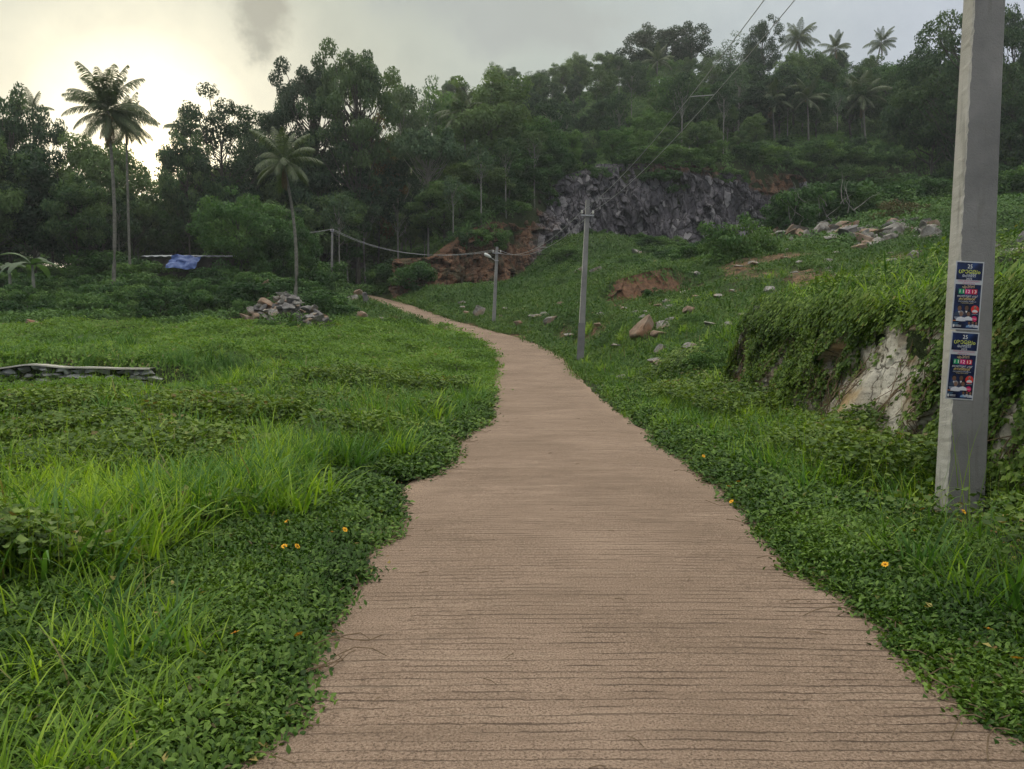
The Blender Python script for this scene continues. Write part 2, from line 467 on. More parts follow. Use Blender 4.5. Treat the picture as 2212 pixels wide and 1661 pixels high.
def base_z(X, Y):
    out = np.empty(len(X))
    for s in range(0, len(X), 40000):
        q = np.c_[X[s:s + 40000], Y[s:s + 40000]] * _s
        out[s:s + 40000] = tps(((q[:, None] - A[None]) ** 2).sum(-1)) @ wts[:len(A)] + np.c_[np.ones(len(q)), q] @ wts[len(A):]
    return out


def true_z(X, Y):
    X = np.asarray(X, float).ravel(); Y = np.asarray(Y, float).ravel()
    z = base_z(X, Y) + steps(X, Y)
    lat, rz = road_ld(X, Y)
    al = np.abs(lat)
    rough = (fbm(X * .7, Y * .7, 3) - .5) * .35 * sst(al, 2.2, 4) + (fbm(X * .16, Y * .16, 5) - .5) * 1.3 * sst(al, 6, 14) * sst(Y, 26, 45)
    z = z + rough
    k = 1 - sst(al, 1.9, 4.6)
    z = z * (1 - k) + rz * k
    z = z - 0.07 * (1 - sst(al, 1.5, 1.9))
    return z


def axis_pts(segs):
    out = [segs[0][0]]
    for a0, a1, st in segs:
        n = max(1, int(round((a1 - a0) / st)))
        out += list(np.linspace(a0, a1, n + 1)[1:])
    return np.array(out)


gx = axis_pts([(-300, -120, 12), (-120, -50, 3.5), (-50, -16, 1.0), (-16, -4, .35), (-4, 3.5, .25), (3.5, 6.5, .1), (6.5, 14, .3), (14, 50, .8), (50, 120, 2.5), (120, 300, 12)])
gy = axis_pts([(-40, -6, 3), (-6, 0, .5), (0, 22, .2), (22, 56, .35), (56, 110, .7), (110, 180, 2), (180, 400, 12)])
GX, GY = np.meshgrid(gx, gy)
GZ = true_z(GX, GY).reshape(GX.shape)
nx, ny = len(gx), len(gy)
idx = np.arange(nx * ny).reshape(ny, nx)
tf = np.stack([idx[:-1, :-1].ravel(), idx[:-1, 1:].ravel(), idx[1:, 1:].ravel(), idx[1:, :-1].ravel()], 1)


def ground(X, Y):
    X = np.asarray(X, float); Y = np.asarray(Y, float)
    i = np.clip(np.searchsorted(gx, X) - 1, 0, nx - 2); j = np.clip(np.searchsorted(gy, Y) - 1, 0, ny - 2)
    fx = np.clip((X - gx[i]) / (gx[i + 1] - gx[i]), 0, 1); fy = np.clip((Y - gy[j]) / (gy[j + 1] - gy[j]), 0, 1)
    return (GZ[j, i] * (1 - fx) + GZ[j, i + 1] * fx) * (1 - fy) + (GZ[j + 1, i] * (1 - fx) + GZ[j + 1, i + 1] * fx) * fy


def gz(x, y): return float(ground(np.array([x]), np.array([y]))[0])


# bare soil patches (px,py,Y, radius m)
SOIL = [(1275, 684, 39, 1.5), (1215, 700, 42, .8), (1110, 705, 46, 1.2), (1010, 690, 52, 1.8), (1700, 560, 48, 2.6), (1640, 600, 42, 2.2), (1560, 640, 38, 1.6), (1950, 575, 44, 2.2), (2010, 580, 40, 1.8), (850, 690, 54, 1.3), (920, 702, 50, .8), (40, 733, 33, .9), (170, 735, 33, .6), (1850, 575, 42, 1.9), (1600, 590, 47, 1.8), (1760, 600, 38, 2.4), (1480, 600, 46, 1.4), (1700, 625, 34, 1.8), (1330, 640, 44, 1.2), (1420, 665, 43, 1.2), (1900, 600, 34, 1.8)]
soilc = np.array([(*P(px, py, Y)[:2], r) for px, py, Y, r in SOIL])


def soil_mask(X, Y):
    m_ = np.zeros(len(X))
    n_ = fbm(X * .9, Y * .9, 21) * 1.1
    for x, y, r in soilc:
        d = np.sqrt((X - x) ** 2 + ((Y - y) * .6) ** 2) / r
        m_ = np.maximum(m_, 1 - sst(d + n_ - .45, .55, 1.05))
    return m_


gm, nb = new_mat('ground_soil')
pos = nb.n('ShaderNodeNewGeometry').outputs['Position']
n1 = nb.n('ShaderNodeTexNoise', {'Vector': pos, 'Scale': .35, 'Detail': 7.0, 'Roughness': .65}).outputs[0]
n2 = nb.n('ShaderNodeTexNoise', {'Vector': pos, 'Scale': 5.0, 'Detail': 6.0, 'Roughness': .7}).outputs[0]
sa = nb.n('ShaderNodeAttribute', attribute_name='v').outputs['Fac']
mossy = nb.ramp(n2, [(.3, (.02, .03, .012)), (.55, (.035, .05, .018)), (.75, (.07, .06, .035))])
soilcol = nb.ramp(n2, [(.3, (.09, .05, .03)), (.5, (.19, .11, .065)), (.72, (.32, .23, .16))])
brk = nb.ss(nb.n('ShaderNodeTexNoise', {'Vector': pos, 'Scale': 1.8, 'Detail': 7.0, 'Roughness': .75}).outputs[0], .44, .54)
col = nb.mix(nb.m('MULTIPLY', sa, nb.m('ADD', .25, nb.m('MULTIPLY', brk, .75))), mossy, soilcol)
bs = nb.n('ShaderNodeBsdfPrincipled', {'Base Color': col, 'Roughness': .95, 'Specular IOR Level': .15})
bp = nb.n('ShaderNodeBump', {'Height': n2, 'Strength': .8, 'Distance': .1})
nb.nt.links.new(bp.outputs[0], bs.inputs['Normal'])
M['ground'] = finish(gm, nb, bs.outputs[0])
o = mesh_obj('ground', np.c_[GX.ravel(), GY.ravel(), GZ.ravel()], tf, M['ground'], attr=soil_mask(GX.ravel(), GY.ravel()), smooth=True)
tag(o, kind='structure')

# ---------------------------------------------------------------- road
rm, nb = new_mat('ribbed_concrete')
pos = nb.n('ShaderNodeNewGeometry').outputs['Position']
big = nb.n('ShaderNodeTexNoise', {'Vector': pos, 'Scale': .5, 'Detail': 5.0, 'Roughness': .6}).outputs[0]
fine = nb.n('ShaderNodeTexNoise', {'Vector': pos, 'Scale': 90.0, 'Detail': 5.0, 'Roughness': .8}).outputs[0]
grit = nb.n('ShaderNodeTexVoronoi', {'Vector': pos, 'Scale': 95.0}, feature='F1').outputs['Distance']
sp = nb.n('ShaderNodeSeparateXYZ', {0: pos}).outputs
wq = nb.n('ShaderNodeTexNoise', {'Vector': pos, 'Scale': 1.3, 'Detail': 4.0, 'Roughness': .6}).outputs[0]
wq2 = nb.n('ShaderNodeTexNoise', {'Vector': pos, 'Scale': 14.0, 'Detail': 3.0, 'Roughness': .6}).outputs[0]
ph = nb.m('ADD', nb.m('MULTIPLY', sp[1], 15.0), nb.m('ADD', nb.m('MULTIPLY', wq, 1.0), nb.m('MULTIPLY', wq2, .35)))
fr = nb.m('ABSOLUTE', nb.m('SUBTRACT', nb.m('FRACT', ph), .5))
mpa = nb.n('ShaderNodeMapping', {'Vector': pos, 'Scale': (1.6, 7.0, 1.0)}).outputs[0]
pres = nb.n('ShaderNodeTexNoise', {'Vector': mpa, 'Scale': 1.2, 'Detail': 4.0, 'Roughness': .65}).outputs[0]
wid = nb.m('MULTIPLY', nb.ss(pres, .38, .66), .15)
line = nb.m('SUBTRACT', 1.0, nb.ss(nb.m('DIVIDE', fr, nb.m('ADD', wid, .001)), .25, 1.0))
patch = nb.ss(nb.n('ShaderNodeTexNoise', {'Vector': pos, 'Scale': .8, 'Detail': 3.0}).outputs[0], .34, .56)
va = nb.n('ShaderNodeAttribute', attribute_name='v').outputs['Fac']     # 0 at the kerbless edges, 1 mid-road
grv = nb.m('MULTIPLY', line, nb.m('MULTIPLY', nb.m('ADD', .45, nb.m('MULTIPLY', patch, .55)), va))
c0 = nb.ramp(big, [(.3, (.215, .152, .108)), (.5, (.28, .20, .146)), (.72, (.36, .262, .195))])
dust = nb.ss(nb.m('SUBTRACT', 1.0, va), .35, 1.0)
c0 = nb.mix(nb.m('MULTIPLY', dust, .5), c0, (.36, .255, .185))
spk = nb.ss(fine, .52, .60)
c0 = nb.mix(nb.m('MULTIPLY', spk, .6), c0, (.44, .345, .265))
spd = nb.m('SUBTRACT', 1.0, nb.ss(fine, .42, .47))
c0 = nb.mix(nb.m('MULTIPLY', spd, .85), c0, (.085, .06, .042))
c0 = nb.mix(nb.m('MULTIPLY', grv, .8), c0, (.085, .06, .045))
mp5 = nb.n('ShaderNodeMapping', {'Vector': pos, 'Scale': (6.0, 34.0, 1.0)}).outputs[0]
rip = nb.n('ShaderNodeTexNoise', {'Vector': mp5, 'Scale': 1.0, 'Detail': 4.0, 'Roughness': .7}).outputs[0]
c0 = nb.mix(nb.m('MULTIPLY', nb.ss(rip, .52, .64), nb.m('MULTIPLY', va, .38)), c0, (.15, .11, .08))
bnd = nb.n('ShaderNodeTexNoise', {'Vector': nb.n('ShaderNodeMapping', {'Vector': pos, 'Scale': (.5, 5.5, 1.0)}).outputs[0], 'Scale': 1.0, 'Detail': 5.0, 'Roughness': .7}).outputs[0]
c0 = nb.mix(nb.m('MULTIPLY', nb.ss(bnd, .50, .62), nb.m('MULTIPLY', va, .24)), c0, (.14, .10, .07))
c0 = nb.mix(nb.m('MULTIPLY', nb.m('SUBTRACT', 1.0, nb.ss(bnd, .36, .44)), .18), c0, (.45, .35, .26))
stn = nb.ss(nb.n('ShaderNodeTexNoise', {'Vector': pos, 'Scale': 1.7, 'Detail': 4.0}).outputs[0], .62, .75)
c0 = nb.mix(nb.m('MULTIPLY', stn, .35), c0, (.20, .15, .11))
h = nb.m('SUBTRACT', nb.m('ADD', nb.m('MULTIPLY', fine, .55), nb.m('MULTIPLY', grit, .2)), nb.m('MULTIPLY', grv, 1.0))
bp = nb.n('ShaderNodeBump', {'Height': h, 'Strength': 1.0, 'Distance': .014})
bs = nb.n('ShaderNodeBsdfPrincipled', {'Base Color': c0, 'Roughness': .9, 'Specular IOR Level': .2, 'Normal': bp.outputs[0]})
M['road'] = finish(rm, nb, bs.outputs[0])

# resample the centreline evenly
seg = np.r_[0, np.cumsum(np.linalg.norm(np.diff(RC[:, :2], axis=0), axis=1))]
ss_ = np.arange(0, seg[-1], .12)
cx, cyy, cz = [np.interp(ss_, seg, RC[:, k]) for k in range(3)]
tx, ty = np.gradient(cx), np.gradient(cyy); ln = np.hypot(tx, ty); tx /= ln; ty /= ln
cols_ = np.linspace(-1, 1, 29)
hw = np.interp(cyy, [0, 4, 10, 25, 40, 60, 80], [1.95, 1.8, 1.7, 1.62, 1.6, 1.65, 1.6])
V = []; va_ = []
for c in cols_:
    lat = c * hw
    if abs(c) == 1: lat = lat + np.sign(c) * (fbm(ss_ * 1.3, ss_ * 0 + c, 9) - .5) * .3
    V.append(np.c_[cx + ty * lat, cyy - tx * lat, cz + .012 - .02 * c * c + .012 * (fbm(ss_ * 2, ss_ * 0 + c * 4, 12) - .5)])
    va_.append(np.full(len(ss_), min(1, (1 - abs(c)) / .25)))
V = np.array(V); n_c, n_s = V.shape[:2]
ii = np.arange(n_c * n_s).reshape(n_c, n_s)
rf = np.stack([ii[:-1, :-1].ravel(), ii[1:, :-1].ravel(), ii[1:, 1:].ravel(), ii[:-1, 1:].ravel()], 1)
o = mesh_obj('road', V.reshape(-1, 3), rf, M['road'], attr=np.array(va_).ravel(), smooth=True)
tag(o, kind='structure')


# ---------------------------------------------------------------- rock faces
def worley(px, py, n, seed, jit=1.0, ext=None):
    """nearest cell id + offset for points (px,py)"""
    rg = np.random.default_rng(seed)
    x0, x1, y0, y1 = ext
    cx_ = rg.uniform(x0, x1, n); cy_ = rg.uniform(y0, y1, n)
    d1 = np.full(len(px), 1e9); i1 = np.zeros(len(px), int)
    for s in range(0, n, 100):
        d = (px[:, None] - cx_[None, s:s + 100]) ** 2 + (py[:, None] - cy_[None, s:s + 100]) ** 2
        j = d.argmin(1); dm = d[np.arange(len(px)), j]
        u = dm < d1; d1[u] = dm[u]; i1[u] = s + j[u]
    return i1, px - cx_[i1], py - cy_[i1]


def rock_sheet(name, foot, top, nu, nv, mat, cells, amp, tilt, anis, shear, lean, seed, attrf=None):
    """foot/top: (n,3) polylines of equal length; a broken rock wall between them, made of tilted blocks"""
    L_ = np.r_[0, np.cumsum(np.linalg.norm(np.diff(foot[:, :2], axis=0), axis=1))]
    u = np.linspace(0, L_[-1], nu)
    F = np.stack([np.interp(u, L_, foot[:, k]) for k in range(3)], 1)
    T = np.stack([np.interp(u, L_, top[:, k]) for k in range(3)], 1)
    tx = np.gradient(F[:, 0]); ty = np.gradient(F[:, 1]); l = np.hypot(tx, ty)
    N = np.stack([ty / l, -tx / l, 0 * l], 1)
    for k in range(2): N[:, k] = np.convolve(np.pad(N[:, k], 8, 'edge'), np.ones(17) / 17, 'valid')
    v = np.linspace(0, 1, nv)
    Hh = (T[:, 2] - F[:, 2]).mean()
    U, Vv = np.meshgrid(u, v, indexing='ij')
    wx = (U + shear * Vv * Hh + (fbm(U * .5, Vv * Hh * .5, seed) - .5) * 2 * Hh * .12).ravel()
    wy = (Vv * Hh * anis + (fbm(U * .6 + 30, Vv * Hh * .6, seed + 3) - .5) * Hh * .2).ravel()
    i1, ox, oy = worley(wx, wy, cells, seed, ext=(-2, L_[-1] + abs(shear) * Hh + 2, -1, Hh * anis + 1))
    i2, ox2, oy2 = worley(wx * 1.0, wy, cells * 5, seed + 7, ext=(-2, L_[-1] + abs(shear) * Hh + 2, -1, Hh * anis + 1))
    rg = np.random.default_rng(seed + 1)
    A1 = rg.uniform(-1, 1, cells); TX = rg.uniform(-1, 1, cells) * tilt; TY = rg.uniform(-1.2, .6, cells) * tilt / max(anis, .3)
    A2 = rg.uniform(-1, 1, cells * 5); T2 = rg.uniform(-1, 1, cells * 5) * tilt; T3 = rg.uniform(-1, 1, cells * 5) * tilt
    d = A1[i1] * amp + ox * TX[i1] + oy * TY[i1] + .4 * (A2[i2] * amp * .7 + ox2 * T2[i2] + oy2 * T3[i2])
    d = d.reshape(U.shape) + (fbm(U * .25, Vv * Hh * .3, seed + 5) - .5) * amp * 4
    d = d * sst(1 - Vv, 0, .08)
    Pt = F[:, None, :] * (1 - Vv[..., None]) + T[:, None, :] * Vv[..., None]
    Pt = Pt + N[:, None, :] * (d + lean * (1 - Vv))[..., None]
    ii = np.arange(nu * nv).reshape(nu, nv)
    f = np.stack([ii[:-1, :-1].ravel(), ii[1:, :-1].ravel(), ii[1:, 1:].ravel(), ii[:-1, 1:].ravel()], 1)
    at = attrf(U, Vv, A1[i1].reshape(U.shape), A2[i2].reshape(U.shape)).ravel() if attrf else None
    return mesh_obj(name, Pt.reshape(-1, 3), f, mat, attr=at), Pt, N


qm, nb = new_mat('quarry_rock')
pos = nb.n('ShaderNodeNewGeometry').outputs['Position']
va = nb.n('ShaderNodeAttribute', attribute_name='v').outputs['Fac']
mp = nb.n('ShaderNodeMapping', {'Vector': pos, 'Scale': (1.0, 1.0, .3)}).outputs[0]
a1 = nb.n('ShaderNodeTexNoise', {'Vector': mp, 'Scale': .9, 'Detail': 9.0, 'Roughness': .7}).outputs[0]
a2 = nb.n('ShaderNodeTexNoise', {'Vector': pos, 'Scale': .16, 'Detail': 4.0}).outputs[0]
ff = nb.m('ADD', nb.m('MULTIPLY', a1, .7), nb.m('MULTIPLY', a2, .35))
rc = nb.ramp(ff, [(.36, (.025, .023, .03)), (.50, (.075, .07, .085)), (.60, (.15, .14, .155)), (.74, (.38, .36, .36))])
sc_ = nb.ramp(a1, [(.3, (.045, .028, .018)), (.5, (.13, .066, .038)), (.7, (.24, .14, .085))])
mpv = nb.n('ShaderNodeMapping', {'Vector': pos, 'Scale': (1.2, 1.2, .45), 'Rotation': (.2, .35, .1)}).outputs[0]
ved = nb.n('ShaderNodeTexVoronoi', {'Vector': mpv, 'Scale': 1.0}, feature='DISTANCE_TO_EDGE').outputs['Distance']
vcl = nb.n('ShaderNodeTexVoronoi', {'Vector': mpv, 'Scale': 1.0}, feature='F1').outputs['Color']
vsp = nb.n('ShaderNodeSeparateColor', {0: vcl}).outputs[0]
rc = nb.mix(nb.m('MULTIPLY', nb.ss(vsp, .72, .95), .55), rc, (.34, .33, .34))
rc = nb.mix(nb.m('SUBTRACT', 1.0, nb.ss(ved, .0, .09)), rc, (.015, .013, .016))
mg = nb.n('ShaderNodeMapping', {'Vector': pos, 'Scale': (3.2, 3.2, .8)}).outputs[0]
gul = nb.n('ShaderNodeTexNoise', {'Vector': mg, 'Scale': 1.0, 'Detail': 7.0, 'Roughness': .7}).outputs[0]
sc_ = nb.mix(nb.m('SUBTRACT', 1.0, nb.ss(gul, .40, .52)), sc_, (.045, .03, .02))
sc_ = nb.mix(nb.m('MULTIPLY', nb.ss(nb.n('ShaderNodeTexNoise', {'Vector': pos, 'Scale': .5, 'Detail': 6.0, 'Roughness': .7}).outputs[0], .50, .60), .75), sc_, (.045, .05, .025))
cc = nb.mix(va, rc, sc_)
bs = nb.n('ShaderNodeBsdfPrincipled', {'Base Color': cc, 'Roughness': .88, 'Specular IOR Level': .25})
bp = nb.n('ShaderNodeBump', {'Height': nb.m('ADD', nb.m('ADD', nb.m('MULTIPLY', a1, .5), nb.m('MULTIPLY', gul, .6)), nb.m('MULTIPLY', vsp, .4)), 'Strength': .8, 'Distance': .5})
nb.nt.links.new(bp.outputs[0], bs.inputs['Normal'])
M['quarry'] = finish(qm, nb, bs.outputs[0])

xs_c = clp[:, 0]
foot = np.c_[clp[1:-1, 0], clp[1:-1, 1] - .2, clp[1:-1, 2] - .8]
top = np.c_[clp[1:-1, 0], clp[1:-1, 1] + 3.1, clp[1:-1, 3] + .15]


def cl_attr(U, Vv, a, b2):
    # soil on the left end, a band of soil under the brow towards the right end
    x = np.interp(U, np.r_[0, np.cumsum(np.linalg.norm(np.diff(foot[:, :2], axis=0), axis=1))], foot[:, 0])
    n_ = fbm(U * .35, Vv * 4, 77)
    left = 1 - sst(x + (n_ - .5) * 5, 1.5, 4.0)
    br = sst(Vv + (n_ - .5) * .5, .88, .97) * sst(x, 15, 20)
    br2 = sst(Vv + (n_ - .5) * .5 + np.exp(-((x - 35) / 4.5) ** 2) * .40, .92, 1.02)
    r = np.maximum(left, np.maximum(br * .9, br2 * sst(x, 12, 22)))
    return np.maximum(r, sst(x, 47, 52) * .7)


o, QP, QN = rock_sheet('cliff', foot, top, 900, 150, M['quarry'], 1000, .55, .5, .45, .35, .8, 11, cl_attr)
tag(o, kind='structure')

# low earth scarp on the mound
sf = np.array([P(1312, 662, 45.6), P(1340, 664, 45.4), (P(1400, 668, 45.6)), P(1450, 655, 46.2), P(1475, 640, 46.8)]); sf[:, 2] = [gz(x, y - .4) - .25 for x, y in sf[:, :2]]
st_ = sf.copy(); st_[:, 1] += 1.0; st_[:, 2] = [gz(x, y + .25) + .08 for x, y in st_[:, :2]]
o, _, _ = rock_sheet('earth_bank', sf, st_, 120, 40, M['soil'], 60, .10, .2, .5, .1, .45, 23)
tag(o, kind='structure')

# rocky bank beside the near verge
by = np.linspace(1.5, 18.0, 30)
bf = np.c_[bank_x(by) - .03, by, [gz(bank_x(y) - .4, y) - .15 for y in by]]
bt = np.c_[bank_x(by) + .44, by, [gz(bank_x(y) + .6, y) + .02 for y in by]]
endf = np.array([(5.5, 18.35, gz(5.2, 18.9) - .15), (6.1, 18.6, gz(6, 19.1) - .15), (7.2, 18.75, gz(7.2, 19.3) - .1), (8.6, 18.9, gz(8.6, 19.4) - .1)])
endt = endf.copy(); endt[:, 1] -= .9; endt[:, 2] = [gz(x + .3, y - .3) + .03 for x, y in endt[:, :2]]
bf = np.r_[bf[::-1], np.zeros((0, 3))]; bt = bt[::-1]
bf = np.r_[endf[::-1], bf]; bt = np.r_[endt[::-1], bt]
bf = bf[::-1]; bt = bt[::-1]
# walk so that the outward normal looks towards the road (-X) : run from far to near
bf = bf[::-1]; bt = bt[::-1]
o, BP, BN = rock_sheet('rocky_bank', bf, bt, 520, 90, M['rock_bank'], 320, .09, .36, .7, .05, .17, 31)
BN = -BN if BN[260, 0] > 0 else BN
tag(o, kind='structure')


def PY(X, Y, Z):
    return 830.5 - FPX * (Y * SN + (Z - CAMZ) * CS) / (Y * CS - (Z - CAMZ) * SN)


def HIT(px, py, y0=3.0, y1=200.0):
    """where the sight line through a photo pixel first meets the ground"""
    Ys = np.concatenate([np.arange(y0, 60, .1), np.arange(60, y1, .4)])
    a = P(px, py, 1.0); X = a[0] * Ys; Z = CAMZ + (a[2] - CAMZ) * Ys
    g = ground(X, Ys); k = np.nonzero(Z < g)[0]
    i = k[0] if len(k) else len(Ys) - 1
    return np.array((X[i], Ys[i], g[i]))
# ---------------------------------------------------------------- plants near the road
LE = [(480, 1690), (500, 1655), (560, 1625), (640, 1570), (650, 1530), (690, 1450), (720, 1400), (740, 1340), (780, 1310), (805, 1250), (790, 1225), (765, 1210), (850, 1160), (885, 1120), (862, 1075),
      (850, 1050), (920, 1035), (985, 1000), (985, 965), (1050, 920), (1065, 870), (1074, 828)]
RE = [(2330, 1690), (2212, 1610), (2100, 1560), (2040, 1490), (1960, 1440), (1900, 1370), (1830, 1320), (1780, 1280), (1720, 1240), (1650, 1170), (1610, 1110), (1550, 1060), (1490, 1010), (1430, 965),
      (1400, 930), (1330, 880), (1290, 842)]


def edge_fn(poly, far):
    q = np.array([PZ(px, py) for px, py in poly])
    Ys = np.r_[-6, q[:, 1], far[0]]; Xs = np.r_[q[0, 0], q[:, 0], far[1]]
    k = np.argsort(Ys)
    return Ys[k], Xs[k]


_l = edge_fn(LE, ([28, 200], [-.62, -.62])); _r = edge_fn(RE, ([28, 200], [2.45, 2.45]))


def edges_lat(X, Y):
    """lateral limits of the bare road at each point"""
    cxr = np.interp(Y, RC[:, 1], RC[:, 0])
    n_ = (fbm(X * 2.2, Y * 2.2, 41) - .5) * .30 + (fbm(X * 7, Y * 7, 42) - .5) * .16
    le = np.interp(Y, *_l) - np.interp(Y, RC[:, 1], RC[:, 0])
    re = np.interp(Y, *_r) - cxr
    k = sst(Y, 24, 32)
    le = le * (1 - k) + (-1.42) * k; re = re * (1 - k) + 1.42 * k
    return le + n_, re + n_


def sample(n, y0, y1, p, seed, m=.74, pad=1.6, x0=None, x1=None):
    rg = np.random.default_rng(seed)
    ys = np.linspace(y0, y1, 400); pdf = (2 * (m * ys + pad)) * np.maximum(ys, 1.5) ** (-p)
    cdf = np.cumsum(pdf); cdf /= cdf[-1]
    Y = np.interp(rg.uniform(0, 1, n), cdf, ys)
    X = rg.uniform(-1, 1, n) * (m * Y + pad)
    if x0 is not None:
        k = (X >= x0) & (X <= x1); X, Y = X[k], Y[k]
    return X, Y


def quads(V, F): return np.array(V, float), np.array(F, int)


def leaf_t(L, W, cup=.15, droop=.15):
    """one folded leaf along +X: base, two halves"""
    return [(0, 0, 0), (.42 * L, -W / 2, cup * W), (L, 0, -droop * L), (.42 * L, W / 2, cup * W), (.42 * L, 0, 0)], [(0, 1, 2, 4), (0, 4, 2, 3)]


def lobed_t(L, W, cup=.1, droop=.12):
    return [(0, 0, 0), (.35 * L, -W * .28, cup * W), (.62 * L, -W * .62, -.02 * L), (.66 * L, -W * .2, cup * W), (L, 0, -droop * L), (.66 * L, W * .2, cup * W), (.62 * L, W * .62, -.02 * L), (.35 * L, W * .28, cup * W), (.55 * L, 0, 0)], [(0, 1, 3, 8), (1, 2, 3, 3), (8, 3, 4, 5), (0, 8, 5, 7), (7, 5, 6, 6)]


def heart_t(L, W, cup=.12, droop=.18):
    return [(0, 0, 0), (-.12 * L, -.3 * W, .02), (.3 * L, -W / 2, cup * W), (L, 0, -droop * L), (.3 * L, W / 2, cup * W), (-.12 * L, .3 * W, .02), (.35 * L, 0, 0)], [(0, 1, 2, 6), (6, 2, 3, 3), (0, 6, 4, 5), (6, 3, 3, 4)]


def rotm(rx, ry, rz): return np.array(Euler((rx, ry, rz)).to_matrix())


class T:
    """clump template: vertices, quads and a leaf id per vertex"""
    def __init__(s): s.V = []; s.F = []; s.I = []; s.k = 0
    def add(s, V, F, rnd):
        k = len(s.V); s.V += [tuple(v) for v in V]; s.F += [tuple(i + k for i in f) for f in F]; s.I += [rnd] * len(V)
    def arr(s): return np.array(s.V), np.array(s.F), np.array(s.I)


def rosette(seed, n, L, W, spread, h, kind='leaf', tilt=(-.2, .9)):
    rg = np.random.default_rng(seed); t = T()
    for i in range(n):
        V, F = {'leaf': leaf_t, 'heart': heart_t, 'lobed': lobed_t}[kind](L * rg.uniform(.7, 1.2), W * rg.uniform(.75, 1.2))
        m = rotm(rg.uniform(-.5, .5), -rg.uniform(*tilt), rg.uniform(0, 6.283))
        o_ = np.array([rg.normal(0, spread), rg.normal(0, spread), rg.uniform(.15, 1) * h])
        V = np.array(V) @ m.T + o_
        t.add(V, F, rg.uniform(0, 1))
    return t.arr()


def blades(seed, n, L, W, spread, lean=(.15, .9), curve=(.5, 1.7), segs=5, minL=.45):
    rg = np.random.default_rng(seed); t = T()
    for i in range(n):
        l = L * rg.uniform(minL, 1.1); a = rg.uniform(0, 6.283); e = rg.uniform(*lean); c = rg.uniform(*curve)
        w0 = W * rg.uniform(.7, 1.25); p = np.array([rg.normal(0, spread), rg.normal(0, spread), -.03])
        tw = rg.uniform(-.6, .6); V = []
        for k in range(segs + 1):
            q = k / segs
            ang = e + c * q * q
            side = np.array([-math.sin(a + tw * q), math.cos(a + tw * q), 0])
            ww = w0 * (1 - q ** 2.2) * (.55 + .45 * min(1, q * 4)) + .0004
            V += [p - side * ww / 2, p + side * ww / 2 + np.array([0, 0, .15 * ww])]
            p = p + np.array([math.sin(ang) * math.cos(a), math.sin(ang) * math.sin(a), math.cos(ang)]) * l / segs
        F = [(2 * k, 2 * k + 1, 2 * k + 3, 2 * k + 2) for k in range(segs)]
        t.add(V, F, rg.uniform(0, 1))
    return t.arr()


def scatter_arrays(temps, P3, yaw, scale, which, lean=None, irnd=None, wr=.5):
    VV, FF, AA = [], [], []; k = 0
    for ti, (V, F, I) in enumerate(temps):
        m = which == ti
        if not m.any(): continue
        p, y, s = P3[m], yaw[m], scale[m]; n = len(p)
        c, sn = np.cos(y), np.sin(y)
        x = V[None, :, 0] * c[:, None] - V[None, :, 1] * sn[:, None]
        yy = V[None, :, 0] * sn[:, None] + V[None, :, 1] * c[:, None]
        z = np.repeat(V[None, :, 2], n, 0)
        if lean is not None:   # shear so that clumps follow the slope
            z = z + x * lean[m][:, 0:1] + yy * lean[m][:, 1:2]
        Q = np.stack([x, yy, z], 2) * s[:, None, None] + p[:, None, :]
        f = F[None] + (np.arange(n) * len(V))[:, None, None] + k
        a = I[None, :] * (1 - wr) + irnd[m][:, None] * wr
        VV.append(Q.reshape(-1, 3)); FF.append(f.reshape(-1, 4)); AA.append(a.ravel()); k += n * len(V)
    return np.concatenate(VV), np.concatenate(FF), np.concatenate(AA)


def slope(X, Y, d=.25):
    return np.clip(np.stack([(ground(X + d, Y) - ground(X - d, Y)) / (2 * d), (ground(X, Y + d) - ground(X, Y - d)) / (2 * d)], 1), -1.3, 1.3)


def stuff(name, temps, X, Y, mat, label, seed, smin=.7, smax=1.3, z0=0.0, bias=None, wr=.5, cat=None, sc=None, Z=None):
    rg = np.random.default_rng(seed); n = len(X)
    s = rg.uniform(smin, smax, n)
    if sc is not None: s = s * sc
    Z = ground(X, Y) if Z is None else Z
    ir = rg.uniform(0, 1, n)
    if bias is not None: ir = np.clip(ir * .6 + bias * .5, 0, .92) if mat is not None else ir
    V, F, A_ = scatter_arrays(temps, np.c_[X, Y, Z + z0], rg.uniform(0, 6.283, n), s, rg.integers(0, len(temps), n), slope(X, Y), ir, wr)
    # degenerate quads (repeated vertex) become triangles on validate
    o_ = mesh_obj(name, V, F, mat, attr=A_)
    tag(o_, label, cat, None, 'stuff')
    return o_


def zones(X, Y):
    lat, _ = road_ld(X, Y); le, re = edges_lat(X, Y)
    dl = le - lat       # >0 left of the road, distance from its edge
    dr = lat - re       # >0 right
    return dl, dr


# --- creeping ground cover with small glossy leaves, along both edges of the road
cre = [rosette(100 + i, 10, .034, .027, .036, .055, 'lobed', (-.3, 1.1)) for i in range(6)]
cre_far = [rosette(110 + i, 10, .045, .026, .045, .06, 'leaf', (-.3, 1.1)) for i in range(6)]
X, Y = sample(400000, 1.6, 24, 1.35, 1)
dl, dr = zones(X, Y)
wl = np.interp(Y, [2, 3, 4.2, 6.4, 9.5, 13, 24], [3.2, 2.6, 1.9, 1.35, .85, .7, .8]) + (fbm(X * .9, Y * .9, 51) - .5) * 1.2
wr_ = np.interp(Y, [2, 3.5, 6, 10, 16, 24], [1.2, 1.0, 1.15, 1.1, .6, .5]) + (fbm(X * .9, Y * .9, 52) - .5) * .7
rg = np.random.default_rng(9)
k = ((dl > 0) & (dl < wl * rg.uniform(.75, 1.25, len(X)))) | ((dr > 0) & (dr < wr_ * rg.uniform(.7, 1.3, len(X))))
d_ = np.where(dl > 0, dl, dr)
